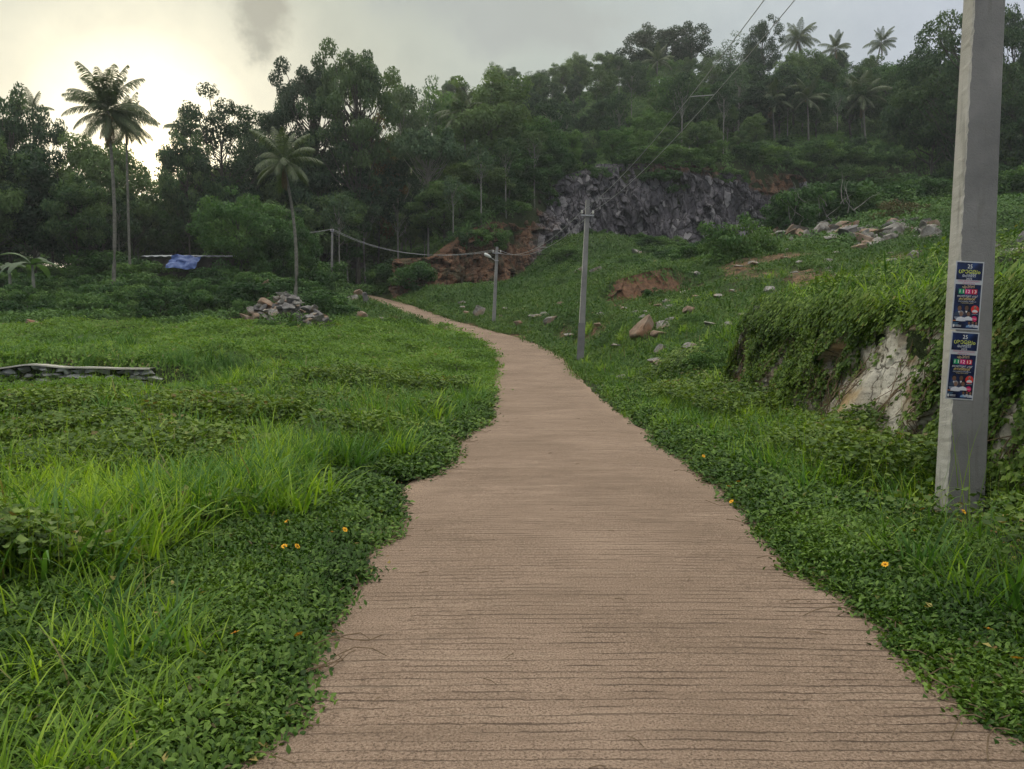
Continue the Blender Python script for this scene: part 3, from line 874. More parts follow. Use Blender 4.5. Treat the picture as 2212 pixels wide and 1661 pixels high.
k &= rg.uniform(0, 1, len(X)) < np.clip(.35 + d_ * 3.5, 0, 1)
X, Y, d_ = X[k], Y[k], d_[k]
hh = sst(d_, 0, .35) * .07 * (0.5 + fbm(X * 2, Y * 2, 53))
for cn, tl, kk in (('near', cre, Y < 6.2), ('far', cre_far, (Y >= 6.2) & (np.random.default_rng(4).uniform(0, 1, len(Y)) < .6))):
    stuff('ground_cover', tl, X[kk], Y[kk], M['creeper'], 'low creeping ground cover with small dark green leaves spilling over both road edges', 2, .7, 1.5, z0=hh[kk] + .012, bias=fbm(X[kk] * 1.5, Y[kk] * 1.5, 54), sc=np.interp(Y[kk], [2, 6.2, 8, 24], [.9, 1.05, 1.15, 2.0]))

# --- creeping runners reaching out over the concrete
mb = MB(); rg = np.random.default_rng(77)
for i in range(110):
    y = 2.3 + 14 * rg.uniform() ** 1.6; side = -1 if rg.uniform() < .55 else 1
    le, re = edges_lat(np.array([0.]), np.array([y])); cxr = np.interp(y, RC[:, 1], RC[:, 0])
    x = cxr + (le[0] - .12 if side < 0 else re[0] + .12)
    a = (0 if side < 0 else math.pi) + rg.normal(0, .9); pts_ = []; L_ = rg.uniform(.12, .42)
    for q in range(6):
        pts_.append((x, y, .03 + .02 * math.sin(q * 1.3 + i))); x += math.cos(a) * L_ / 5; y += math.sin(a) * L_ / 5; a += rg.normal(0, .35)
    mb.tube(pts_, .0028, 4, False)
o = mb.build('creeper_runners', M['stem']); tag(o, 'thin brown creeper runners lying over the edge of the concrete', None, None, 'stuff')

# --- grass
g_long = [blades(200 + i, 13, .62, .017, .05) for i in range(6)]
g_fine = [blades(220 + i, 16, .38, .008, .06, lean=(.2, 1.1)) for i in range(5)]
g_wide = [blades(240 + i, 11, .78, .026, .05, lean=(.1, .7), curve=(.6, 1.9)) for i in range(5)]
# bright tall grass on the left verge and field
X, Y = sample(95000, 1.8, 24, 1.0, 11)
dl, dr = zones(X, Y); rg = np.random.default_rng(12)
wl = np.interp(Y, [2, 3, 4.2, 6.4, 9.5, 13, 24], [4.5, 3.2, 1.75, 1.15, .5, .45, .6])
wallgap = (X < -8.3) & (Y > 17.6) & (Y < 20.45)
pn = fbm(X * .55, Y * .55, 61)
dens = sst(dl - wl, -.2, .5) * np.maximum(sst(pn, .42, .60) * sst(fbm(X * 1.9, Y * 1.9, 63), .30, .52), .09) * np.interp(Y, [2, 7, 10, 16, 22], [.9, .9, .7, .5, .25])

# tufts standing in the creeper in the near left corner
dens = np.maximum(dens, ((X < -1.45) & (Y < 4.4)) * sst(fbm(X * 1.6, Y * 1.6, 62), .50, .60) * .045)
k = (rg.uniform(0, 1, len(X)) < dens) & ~wallgap & ~((X < -5.5) & (Y > 12.5) & (Y < 20.4) & (rg.uniform(0, 1, len(X)) < .85))
X1, Y1 = X[k], Y[k]; warm = sst(-X1 / np.maximum(Y1, 1), .28, .62) * sst(Y1, 3.0, 4.5) * (1 - sst(Y1, 8, 11))
c = rg.uniform(0, 1, len(X1)) < .3 + .6 * warm
stuff('grass', g_long + g_fine, X1[c], Y1[c], M['grass'], 'bright yellow green grass growing tall on the left side of the road', 13, .6, 1.15, bias=.35 + .75 * warm[c], sc=np.interp(Y1[c], [2, 10, 22], [.85, 1.0, 1.15]))
stuff('grass', g_long + g_wide, X1[~c], Y1[~c], M['grass_dk'], 'dark green long bladed grass in tufts left of the road', 14, .5, 1.1, bias=fbm(X1[~c] * .5, Y1[~c] * .5, 64))
# separate tall tussocks standing out of the field
def tussocks(n, y0, y1, seed, side, label, mat, lo, hi, temps):
    rg = np.random.default_rng(seed); X, Y = sample(n, y0, y1, .7, seed + 1); dl, dr = zones(X, Y)
    if side < 0: k = (dl > np.interp(Y, [2, 4, 6.4, 9.5, 24], [1.2, 1.1, .9, .45, .4])) & ~((X < -7) & (Y > 15.5) & (Y < 20.6))
    else: k = (dr > .5) & ((X < bank_x(Y) - .15) | (Y > 19)) & (np.hypot(X - 3.65, Y - 5.8) > 1.35)
    X, Y = X[k], Y[k]; m_ = rg.integers(5, 13, len(X)); m_ = np.where(Y < 4.6, 2, m_); sz = rg.uniform(lo, hi, len(X)) * np.where(Y < 4.6, .6, 1); tone = rg.uniform(0, 1, len(X))
    XX = np.repeat(X, m_) + rg.normal(0, .10, m_.sum()); YY = np.repeat(Y, m_) + rg.normal(0, .10, m_.sum())
    stuff('grass', temps, XX, YY, mat, label, seed + 2, .75, 1.15, bias=np.repeat(tone, m_) * 1.1 - .1, sc=np.repeat(sz, m_) * np.interp(YY, [2, 24, 46], [.85, 1, 1.1]))


tussocks(420, 3.2, 24, 910, -1, 'bright arching grass tussocks rising out of the weeds on the left', M['grass'], .6, 1.15, g_wide + g_long)
tussocks(380, 4, 26, 920, -1, 'deep green coarse grass tussocks in the left field', M['grass_dk'], .6, 1.2, g_wide + g_long)
tussocks(420, 20, 46, 930, -1, 'low grass tussocks dotted over the open field', M['grass'], .35, .75, g_long + g_fine)
tussocks(520, 3.5, 40, 940, 1, 'arching grass tussocks along the right verge and slope', M['grass'], .5, .95, g_wide + g_long)
# bright tall growth in the near left band, and loose blades rising out of the creeper in the corner
def band(n, y0, y1, seed, cond, szr, label):
    rg = np.random.default_rng(seed); X, Y = sample(n, y0, y1, .7, seed + 1); dl, dr = zones(X, Y); k = cond(X, Y, dl) & (fbm(X * .9, Y * .9, 66) > .43)
    X, Y = X[k], Y[k]; m_ = rg.integers(3, 8, len(X)); XX = np.repeat(X, m_) + rg.normal(0, .09, m_.sum()); YY = np.repeat(Y, m_) + rg.normal(0, .09, m_.sum())
    stuff('grass', g_long + g_fine, XX, YY, M['grass'], label, seed + 2, *szr, bias=np.repeat(rg.uniform(.6, 1.4, len(X)), m_))


band(1500, 4.6, 9.5, 950, lambda X, Y, dl: (dl > np.interp(Y, [4, 6.4, 9.5], [1.5, 1.2, .7])) & (X < -1.6), (.75, 1.15), 'tall light yellow green grass in the band left of the creeper')
band(420, 2.3, 4.2, 960, lambda X, Y, dl: (X < -1.15), (.45, .75), 'loose light green grass blades rising out of the creeper at the near left')
# right verge
X, Y = sample(52000, 1.8, 34, 1.15, 15)
dl, dr = zones(X, Y); rg = np.random.default_rng(16)
inner = np.interp(Y, [2, 3.5, 6, 10, 14, 24, 34], [.85, .75, .75, .6, .15, .12, .1])
bxx = bank_x(Y); free = (X < bxx - .02) | (Y > 18.8)
dens = sst(dr - inner, -.35, .45) * free * (1 - .88 * (1 - sst(np.hypot(X - 3.65, (Y - 5.9) * .8), .9, 1.35))) * (.35 + .65 * sst(fbm(X * .8, Y * .8, 65), .35, .5)) * np.interp(dr, [0, 3, 5], [1, 1, .35]) * np.interp(Y, [2, 20, 34], [1, .8, .9])
k = rg.uniform(0, 1, len(X)) < dens
X1, Y1 = X[k], Y[k]; c = rg.uniform(0, 1, len(X1)) < .62
stuff('grass', g_long + g_fine, X1[c], Y1[c], M['grass'], 'fresh green grass on the right verge between road and rocky bank', 17, .5, .95, bias=.1 + .5 * fbm(X1[c] * .8, Y1[c] * .8, 66))
stuff('grass', g_long + g_wide + g_fine, X1[~c], Y1[~c], M['grass_dk'], 'darker arching grass on the right verge around the large pole', 18, .45, .85, bias=fbm(X1[~c] * .8, Y1[~c] * .8, 67))
# tall seed stalks
stk = [blades(260 + i, 3, 1.0, .006, .1, lean=(.0, .3), curve=(.1, .5)) for i in range(4)]
X, Y = sample(5200, 4, 20, 1.0, 19); dl, dr = zones(X, Y)
k = ((dl > .9) | ((dr > .9) & (X < bank_x(Y)))) & (np.random.default_rng(3).uniform(0, 1, len(X)) < .25)
stuff('grass_stalks', stk, X[k], Y[k], M['grass'], 'thin upright grass stalks standing above the field', 20, .7, 1.1, bias=np.full(k.sum(), .7))

# --- broad-leaved weeds between the tufts
wd = [rosette(300 + i, 9, .085, .06, .10, .2, 'heart', (-.3, 1.0)) for i in range(6)]
X, Y = sample(120000, 2.2, 24, 1.15, 21); dl, dr = zones(X, Y); rg = np.random.default_rng(22)
wl = np.interp(Y, [2, 3, 4.2, 6.4, 9.5, 13, 24], [3.2, 2.3, 1.6, 1.1, .7, .6, .6])
pn = fbm(X * .55, Y * .55, 61)
dens = sst(dl - wl, 0, .4) * np.clip(1.15 - .75 * sst(pn, .42, .6), 0, 1) * np.interp(Y, [2, 6, 9, 24], [.55, .75, 1, .9]) * (1 - sst(Y + .5 * np.sin(X), 18, 23)) * ~((X < -7) & (Y > 17.2))
dens = np.maximum(dens, sst(dr, .9, 1.4) * (X < bank_x(Y) + .1) * .42 * (1 - .9 * (1 - sst(np.hypot(X - 3.65, (Y - 5.9) * .8), .9, 1.35))))
k = rg.uniform(0, 1, len(X)) < dens; X, Y = X[k], Y[k]
mound = .34 * sst(fbm(X * .8, Y * .8, 68), .35, .7) * (1 - sst(Y, 12, 15) * (X < -5))
stuff('weeds', wd, X, Y, M['weeds'], 'broad leaved weeds and trailing vines covering the ground between the grass', 23, .65, 1.35, z0=mound, bias=fbm(X * .7, Y * .7, 69), sc=np.interp(Y, [2, 9, 24], [.8, 1, 1.5]))

# --- low lawn on the far field
lw = [rosette(340 + i, 12, .15, .07, .2, .13, 'leaf', (-.1, 1.1)) for i in range(6)]
lb = [blades(360 + i, 10, .30, .022, .12, lean=(.2, 1.2), segs=3) for i in range(4)]
X, Y = sample(125000, 17, 76, .6, 31); dl, dr = zones(X, Y); rg = np.random.default_rng(32)
ymax = np.interp(X, [-45, -20, -12, -8, -3], [47, 48, 51, 53, 48])
px_ = X / Y * 1600 + 1106
vist = (px_ > 735) & (px_ < 1010) & (Y > 44) & (Y < 78)
pyg = PY(X, Y, ground(X, Y))
k = (dl > .1) & (Y < 80) & (pyg > 703 + 5 * np.sin(X * .9)) & (px_ < 1080) | (dl > .1) & (px_ >= 1000) & (Y < 48) & ~((X < -8.6) & (Y < 20.5) & (Y > 17.8) & (rg.uniform(0, 1, len(X)) < .97)) & (rg.uniform(0, 1, len(X)) > soil_mask(X, Y) * .97)
k &= rg.uniform(0, 1, len(X)) < np.interp(Y, [17, 22], [.5, 1])
X, Y = X[k], Y[k]
bias = -.25 + fbm(X * .6, Y * .35, 70) * 1.6
c = rg.uniform(0, 1, len(X)) < .6
stuff('lawn', lw, X[c], Y[c], M['lawn'], 'low bright green ground plants covering the open field beyond the stone wall', 33, .6, 1.2, z0=.28 * sst(fbm(X[c] * .7, Y[c] * .5, 170), .42, .7), bias=bias[c], sc=np.interp(Y[c], [17, 58, 76], [.8, 1.5, 1.7]))
stuff('lawn', lb, X[~c], Y[~c], M['lawn'], 'short grass among the low plants of the open field', 34, .6, 1.5, bias=bias[~c] + .1, sc=np.interp(Y[~c], [17, 58, 76], [.8, 1.3, 1.3]))

# --- grass and scrub on the slope right of the road
sw = [rosette(380 + i, 13, .17, .07, .22, .2, 'leaf', (-.1, 1.1)) for i in range(6)]
sb = [blades(400 + i, 11, .5, .028, .13, lean=(.2, 1.2), segs=3) for i in range(4)]
X, Y = sample(150000, 3, 92, .35, 41, m=.76); dl, dr = zones(X, Y); rg = np.random.default_rng(42)
yc, zb_, zt_ = cliff_at(X)
up = (X > bank_x(Y) + .65) & (Y < 18.6)
pxs = X / Y * 1600 + 1106
verge = (dl > .1) & (pxs > 735) & (pxs < 1010) & (Y > 44) & (Y < 79)
k = ((dr > .15) | (verge & (PY(X, Y, ground(X, Y)) < 706))) & (Y < yc - .6) & ((Y > 18.6) | up) & (rg.uniform(0, 1, len(X)) > soil_mask(X, Y) * .86)
k &= ~((Y < 18.6) & (X < bank_x(Y) + .62))
k &= rg.uniform(0, 1, len(X)) < np.interp(Y, [3, 20, 30], [.9, .75, 1]) * (1 - .8 * sst(fbm(X * .45, Y * .45, 75), .46, .6) * sst(Y, 30, 38) * sst(X, 4, 9) * (1 - sst(Y, 50, 56)))
X, Y = X[k], Y[k]
bias = fbm(X * .2, Y * .2, 71) * .8 + .25 * (1 - sst(Y, 20, 50))
c = rg.uniform(0, 1, len(X)) < .5
stuff('slope_plants', sw, X[c], Y[c], M['slope'], 'low leafy plants covering the slope right of the road', 43, .6, 1.3, bias=bias[c], sc=np.interp(Y[c], [3, 20, 90], [.55, .8, 1.9]), z0=.1 * sst(fbm(X[c] * .5, Y[c] * .5, 72), .4, .7))
stuff('slope_grass', sb, X[~c], Y[~c], M['slope'], 'coarse green grass on the slope right of the road', 44, .6, 1.3, bias=bias[~c] + .15, sc=np.interp(Y[~c], [3, 20, 90], [.9, 1, 1.6]))
# bright tall grass on top of the bank
X, Y = sample(9000, 5, 30, .8, 45); rg = np.random.default_rng(46)
k = ((X / Y * 1600 + 1106 < 2125) | (Y < 11)) & (X > bank_x(np.minimum(Y, 18)) + .5) & (X < 14) & (Y < 27) & (fbm(X * .35, Y * .35, 73) > .42) & ((Y < 18.4) | (X > 7))
X, Y = X[k], Y[k]; c = np.random.default_rng(48).uniform(0, 1, len(X)) < .42
stuff('grass', g_wide + g_long, X[c], Y[c], M['grass'], 'tall light green grass growing on top of the rocky bank', 47, .7, 1.4, bias=.35 * fbm(X[c], Y[c], 74))
stuff('grass', g_wide + g_long, X[~c], Y[~c], M['grass_dk'], 'darker tall grass mixed into the growth on top of the rocky bank', 49, .6, 1.3, bias=.7 * fbm(X[~c], Y[~c], 75))
X, Y = sample(16000, 5, 26, .8, 50); k = (X > bank_x(np.minimum(Y, 18)) + .5) & (X < 14) & ((Y < 18.4) | (X > 7)) & (fbm(X * .5, Y * .5, 76) > .44)
stuff('weeds', [rosette(520 + i, 10, .11, .07, .12, .35, 'heart', (-.3, 1.0)) for i in range(5)], X[k], Y[k], M['vine'], 'bushy broad leaved growth on top of the rocky bank', 51, .7, 1.4, z0=.18 * fbm(X[k], Y[k], 77), bias=fbm(X[k] * .8, Y[k] * .8, 78))

# --- vines hanging over the rocky bank
def vines():
    rg = np.random.default_rng(55)
    vt = [rosette(420 + i, 5, .085, .062, .05, .03, 'heart', (.1, 1.0)) for i in range(5)]
    n = 26000
    iu = rg.integers(0, BP.shape[0] - 1, n); iv = (rg.uniform(0, 1, n) ** .85 * (BP.shape[1] - 2)).astype(int)
    P0 = BP[iu, iv]; Nn = BN[iu]
    Yp = P0[:, 1]; vv = iv / BP.shape[1]
    m_ = fbm(Yp * .9, vv * 2.2, 81); m2 = fbm(Yp * 3, vv * 5, 82)
    open_ = np.exp(-((Yp - 10.2) / 1.35) ** 2) * (1 - .55 * sst(vv, .88, .98)) + .6 * np.exp(-((Yp - 17.6) / .5) ** 2)
    open_ = open_ + .35 * np.exp(-((Yp - 12.6) / .6) ** 2) * (1 - sst(vv, .25, .5))
    dens = np.clip(.42 + .95 * (m_ - .45) * 2 + .45 * vv - 1.35 * open_ + (m2 - .5) * 1.2, .02, 1)
    k = rg.uniform(0, 1, n) < dens
    P0, Nn, vv, iu = P0[k], Nn[k], vv[k], iu[k]
    thick = rg.uniform(.02, .30, len(P0)) * np.maximum(.1, fbm(P0[:, 1] * 1.2, vv * 3, 83) * 2.6 - .6) * (.55 + .35 * vv) * (1 - .8 * np.exp(-((P0[:, 1] - 10.3) / 1.3) ** 2))
    Pq = P0 + Nn * thick[:, None]
    # orient each rosette's up axis to the wall's normal
    V = []; F = []; A_ = []; kk = 0
    yaw = rg.uniform(0, 6.283, len(Pq)); s = rg.uniform(.7, 1.35, len(Pq)); ir = np.clip(rg.uniform(0, 1, len(Pq)) * .6 + fbm(P0[:, 1] * .8, vv * 2, 84) * .5, 0, .96); wh = rg.integers(0, 5, len(Pq))
    for ti, (tv, tf_, I) in enumerate(vt):
        m = wh == ti; q = Pq[m]; n_ = m.sum(); c, sn = np.cos(yaw[m]), np.sin(yaw[m])
        x = tv[None, :, 0] * c[:, None] - tv[None, :, 1] * sn[:, None]; y = tv[None, :, 0] * sn[:, None] + tv[None, :, 1] * c[:, None]; z = np.repeat(tv[None, :, 2], n_, 0)
        Nm = Nn[m] * .85 + np.array([0, 0, .5]); Nm /= np.linalg.norm(Nm, axis=1)[:, None]
        Tm = np.cross(Nm, [0, 0, 1.]); Tm /= np.linalg.norm(Tm, axis=1)[:, None]; Bm = np.cross(Nm, Tm)
        Q = (x[..., None] * Tm[:, None] + y[..., None] * Bm[:, None] + z[..., None] * Nm[:, None]) * s[m][:, None, None] + q[:, None]
        V.append(Q.reshape(-1, 3)); F.append((tf_[None] + (np.arange(n_) * len(tv))[:, None, None] + kk).reshape(-1, 4)); A_.append((I[None] * .5 + ir[m][:, None] * .5).ravel()); kk += n_ * len(tv)
    o_ = mesh_obj('vines', np.concatenate(V), np.concatenate(F), M['vine'], attr=np.concatenate(A_)); tag(o_, 'green vines hanging down over the rocky bank beside the road', None, None, 'stuff')
    mb = MB()
    for i in range(620):
        a = rg.integers(0, BP.shape[0] - 1)
        if abs(BP[a, 0, 1] - 10.3) < 1.3 and rg.uniform() < .75: continue
        j = int(rg.uniform(.4, 1) * (BP.shape[1] - 1)); ln_ = int(rg.uniform(.2, .7) * BP.shape[1]); pts_ = []
        off = rg.uniform(.03, .14); aa = float(a)
        for q in range(7):
            jj = max(0, j - q * ln_ // 6); aa = min(max(aa + rg.normal(0, 2.2), 0), BP.shape[0] - 1)
            pts_.append(BP[int(aa), jj] + BN[int(aa)] * (off + rg.uniform(-.01, .02)))
        mb.tube(pts_, rg.uniform(.003, .009), 4, False)
    o_ = mb.build('dry_vines', M['stem']); tag(o_, 'dry brown vine stems hanging on the rocky bank', None, None, 'stuff')


vines()

# fringe of leaves over the brow of the bank, and rough plants at its foot
rg = np.random.default_rng(57)
Y = rg.uniform(2.5, 18.6, 6500); X = bank_x(Y) + rg.uniform(.15, 1.2, len(Y)); gap = np.exp(-((Y - 10.2) / .8) ** 2)
k = rg.uniform(0, 1, len(Y)) > gap * 1.0 * (X < bank_x(Y) + .75)
X, Y = X[k], Y[k]
stuff('vines', wd, X, Y, M['vine'], 'leafy vines along the brow of the rocky bank', 58, .7, 1.2, z0=rg.uniform(0, .25, len(X)), bias=fbm(X, Y, 85), Z=np.maximum(ground(X, Y), ground(X + .45, Y) - .1))
Y = rg.uniform(2.5, 18.4, 2600); X = bank_x(Y) - rg.uniform(-.05, .5, len(Y)) ** 1
stuff('weeds', wd, X, Y, M['weeds'], 'weeds along the foot of the rocky bank', 59, .6, 1.1, z0=rg.uniform(0, .15, len(X)), bias=fbm(X, Y, 86))

# --- fallen and yellowed leaves lying among the plants
dl_t = [rosette(540 + i, 2, .06, .03, .05, .05, 'leaf', (-.3, .6)) for i in range(4)]
X, Y = sample(9000, 2, 22, 1.3, 58); dl, dr = zones(X, Y); k = ((dl > -.12) | ((dr > -.12) & (X < bank_x(Y))))
M['deadleaf'] = leaf_mat('dead_leaves', (.16, .10, .04), (.26, .19, .07), (.40, .34, .12), trans=.2, gloss=.02)
stuff('dead_leaves', dl_t, X[k], Y[k], M['deadleaf'], 'yellowed and brown leaves lying among the verge plants', 59, .5, 1.1, z0=.08 * np.clip(np.maximum(dl[k], dr[k]) * 3, 0, 1) + .01)

X, Y = sample(60000, 2, 26, 1.3, 68); dl, dr = zones(X, Y); q = np.maximum(dl, dr); k = (q > -.14) & (q < .04) & (np.random.default_rng(5).uniform(0, 1, len(X)) < .8 + q * 5)
stuff('dead_leaves', dl_t, X[k], Y[k], M['deadleaf'], 'crumbled dead leaves gathered along the edges of the concrete', 69, .22, .6, z0=.022)

# --- undergrowth: on the hill above the quarry, at the left bank and under the trees
un = [rosette(440 + i, 34, .34, .17, .5, .9, 'leaf', (-.2, 1.1)) for i in range(5)]
rg = np.random.default_rng(61)
n = 50000
Y = rg.uniform(36, 175, n); X = rg.uniform(-1, 1, n) * (.74 * Y + 3)
yc, zb_, zt_ = cliff_at(X); lat, _ = road_ld(X, Y)
left = (lat < -2.2) & (X < 5) & (PY(X, Y, ground(X, Y)) < 702 + 5 * np.sin(X * .9)) & (Y > 30) & (Y < 95)
hill = (X > clp[0, 0] - 12) & ((Y > yc + 3.2) | ((X > 41) & (Y > yc)))
mid = (lat > 2.2) & (Y > 66) & (Y < yc - .5)
rightw = (X > 14) & (Y > 56 + 4 * np.sin(X)) & (Y < yc)
k = (left | hill | mid | rightw) & (rg.uniform(0, 1, n) < np.where(hill, .85, .9)) & ~((X > 1) & (X < 5) & (Y < yc))
k &= ~((Y < yc) & (Y > yc - 5) & (X < 4) & (X > -9))
px_ = X / Y * 1600 + 1106
k &= ~((px_ > 745) & (px_ < 1000) & (Y < 78) & (lat < 0)) & ~(rightw & (rg.uniform(0, 1, n) < .45))
k &= ~(((X + 15.0) / 2.2) ** 2 + ((Y - 47) / 4.4) ** 2 < 1)
X, Y = X[k], Y[k]
stuff('undergrowth', un, X, Y, M['shrub'], 'dense dark undergrowth covering the hillside and the banks below the trees', 62, .6, 1.25, bias=fbm(X * .12, Y * .12, 87) * .8, sc=np.interp(Y, [44, 60, 170], [.6, .85, 1.5]) * np.where(mid[k] & (X < 42), .5, 1))
# ---------------------------------------------------------------- trees
def leaf_cloud(rg, centres, radii, nleaf, leaf, up=.35, two=False):
    """rhombic leaves on the outside of each clump, normals outward"""
    n = nleaf.sum(); ci = np.repeat(np.arange(len(centres)), nleaf)
    d = rg.normal(0, 1, (n, 3)); d /= np.linalg.norm(d, axis=1)[:, None]
    r = rg.uniform(.35, 1.0, n) ** .6
    p = centres[ci] + d * radii[ci][:, None] * r[:, None] * np.array([1, 1, .72])
    nm = d + np.array([0, 0, up]) + rg.normal(0, .55, (n, 3)); nm /= np.linalg.norm(nm, axis=1)[:, None]
    t = np.cross(nm, rg.normal(0, 1, (n, 3))); t /= np.linalg.norm(t, axis=1)[:, None]
    t[:, 2] -= .35; bt = np.cross(nm, t)
    l = (leaf * rg.uniform(.6, 1.35, n))[:, None]; w_ = l * .30
    V = np.stack([p - t * l * .5, p - bt * w_, p + t * l * .55, p + bt * w_], 1).reshape(-1, 3)
    F = np.arange(n * 4).reshape(-1, 4)
    cr = rg.uniform(0, 1, len(centres))
    a = np.clip(cr[ci] * .55 + rg.uniform(0, .45, n), 0, .92)
    return V, F, np.repeat(a, 4)


def make_tree(seed, H, Rr, zb, ncl, nl, leaf, rc, tr=.16, lean=(0, 0), limbs=.6, shape='round', fork=.45, side_bare=0):
    """returns unlinked (trunk mesh, crown mesh)"""
    rg = np.random.default_rng(seed)
    cs = []; tries = 0
    hz = (H - zb) / 2; c0 = (H + zb) / 2
    while len(cs) < ncl and tries < 9000:
        tries += 1
        d = rg.normal(0, 1, 3); d /= np.linalg.norm(d)
        az_ = math.atan2(d[1], d[0])
        lobe = 1 + .22 * math.sin(2 * az_ + seed) + .15 * math.sin(5 * az_ + d[2] * 4 + seed * 2)
        r = rg.uniform(.25, 1) ** .45 * lobe
        if shape == 'umbrella' and d[2] < -.25: continue
        k = 1.0
        if shape == 'cone': k = 1.15 - .75 * (d[2] + 1) / 2
        p = np.array([d[0] * Rr * r * k, d[1] * Rr * r * k, c0 + d[2] * hz * min(r, 1.05)])
        if all(np.linalg.norm(p - q) > rc * .62 for q in cs): cs.append(p)
    cs = np.array(cs)
    cs[:, 0] += lean[0] * cs[:, 2] / H; cs[:, 1] += lean[1] * cs[:, 2] / H
    rad = rc * rg.uniform(.65, 1.25, len(cs))
    nleaf = np.maximum(8, (nl * 1.35 * (rad / rc) ** 2)).astype(int)
    V, F, a = leaf_cloud(rg, cs, rad, nleaf, leaf)
    mb = MB(); tp = []; nseg = 8; hf = zb + (H - zb) * fork
    wob = rg.normal(0, .018 * H, 2)
    for q in range(nseg + 1):
        t = q / nseg
        tp.append((lean[0] * t * hf / H + wob[0] * math.sin(t * 3.1), lean[1] * t * hf / H + wob[1] * math.sin(t * 2.4), t * hf))
    tp[0] = (tp[0][0], tp[0][1], -.6)
    mb.tube(tp, [tr * (1.25 - .25 * min(1, q / 2)) * (1 - .6 * (q / nseg)) for q in range(nseg + 1)], 7)
    tpn = np.array(tp)
    for i, c in enumerate(cs):
        if rg.uniform() > limbs: continue
        h = min(hf, max(zb * .75, c[2] - rg.uniform(.25, .6) * H * .45)); t = h / hf
        s = np.array([np.interp(h, tpn[:, 2], tpn[:, k]) for k in range(3)])
        m1 = s * .55 + c * .45; m1[2] -= .06 * H * rg.uniform(0, 1); m2 = s * .2 + c * .8
        mb.tube([s, m1 + rg.normal(0, .12, 3), m2 + rg.normal(0, .1, 3), c], [tr * .32 * (1.1 - .5 * t), tr * .22, tr * .13, tr * .05], 5, False)
    return mb, (V, F, a)


TV = {}


def variant(key, mat, bark, **kw):
    mb, (V, F, a) = make_tree(**kw)
    c = mesh_obj('crown', V, F, M[mat], attr=a, link=False)
    t = mesh_obj('trunk', mb.v, mb.f, M[bark], link=False, smooth=True)
    TV[key] = (t.data, c.data, kw['H'], kw['Rr'])
    bpy.data.objects.remove(c); bpy.data.objects.remove(t)


def plant(key, name, x, y, height, label, cat='tree', group=None, wide=1.0, rz=None, sink=0.0, z=None):
    tm, cm, H, Rr = TV[key]
    s = height / H
    e = empty(name, (x, y, (gz(x, y) if z is None else z) - sink), label, cat, group, rz if rz is not None else (x * 7.3 + y * 3.1) % 6.283)
    e.scale = (s * wide, s * wide, s)
    for nm, me in (('trunk' if name != 'shrub' else 'stems', tm), ('crown' if name != 'shrub' else 'foliage', cm)):
        o_ = bpy.data.objects.new(nm, me); COL.objects.link(o_); o_.parent = e
    return e


M['bark_white'] = simple_mat('white_bark', (.15, .15, .13), (.30, .29, .26), 2.0, bump=.3)
# variants (metres)
for i in range(3): variant('round%d' % i, 'tree', 'bark', seed=11 + i, H=13, Rr=4.3, zb=3.6, ncl=74, nl=210, leaf=0.27, rc=1.15, tr=.2)
for i in range(3): variant('tall%d' % i, 'tree_airy', 'bark_pale', seed=31 + i, H=14, Rr=2.7, zb=6.5, ncl=40, nl=166, leaf=0.25, rc=.95, tr=.14, limbs=.9)
for i in range(2): variant('airy%d' % i, 'tree_airy', 'bark', seed=41 + i, H=16, Rr=5.0, zb=5.0, ncl=58, nl=183, leaf=0.27, rc=1.2, tr=.22, limbs=1, fork=.6)
variant('slim0', 'tree_airy', 'bark_pale', seed=51, H=13, Rr=1.9, zb=5.0, ncl=34, nl=122, leaf=0.24, rc=.75, tr=.11, limbs=.9, shape='cone')
variant('slim1', 'tree_bright', 'bark_pale', seed=52, H=12, Rr=2.2, zb=4.0, ncl=38, nl=140, leaf=0.24, rc=.8, tr=.11, limbs=.9, shape='cone')
variant('bright0', 'tree_bright', 'bark', seed=61, H=9, Rr=4.2, zb=1.2, ncl=85, nl=218, leaf=0.22, rc=1.0, tr=.16)
variant('bright1', 'tree_bright', 'bark', seed=62, H=12, Rr=4.2, zb=3.0, ncl=78, nl=218, leaf=0.25, rc=1.1, tr=.18)
variant('bare0', 'tree_pale', 'bark_white', seed=64, H=13, Rr=1.9, zb=8.2, ncl=22, nl=45, leaf=.3, rc=.8, tr=.13, limbs=1, fork=.3)
variant('bare1', 'tree_airy', 'bark_white', seed=65, H=13, Rr=2.4, zb=8.6, ncl=28, nl=60, leaf=.3, rc=.9, tr=.15, limbs=1, fork=.3)
variant('umbrella', 'tree_pale', 'bark_white', seed=71, H=12, Rr=4.4, zb=8.2, ncl=46, nl=148, leaf=0.31, rc=.95, tr=.17, limbs=1, shape='umbrella', fork=.15)
variant('rust', 'tree_rust', 'bark', seed=72, H=12, Rr=3.6, zb=4.5, ncl=54, nl=148, leaf=0.25, rc=1.0, tr=.16, limbs=.9)
variant('sparse', 'tree_pale', 'bark_pale', seed=73, H=12, Rr=3.2, zb=4.5, ncl=44, nl=56, leaf=0.22, rc=1.0, tr=.13, limbs=1, fork=.7)
for i in range(3): variant('shrub%d' % i, 'shrub', 'bark', seed=81 + i, H=2.4, Rr=1.7, zb=.1, ncl=34, nl=131, leaf=0.15, rc=.5, tr=.04, limbs=.5)
variant('dryshrub', 'shrub_dry', 'bark', seed=86, H=2.2, Rr=1.6, zb=.1, ncl=30, nl=96, leaf=0.12, rc=.5, tr=.04, limbs=.9)
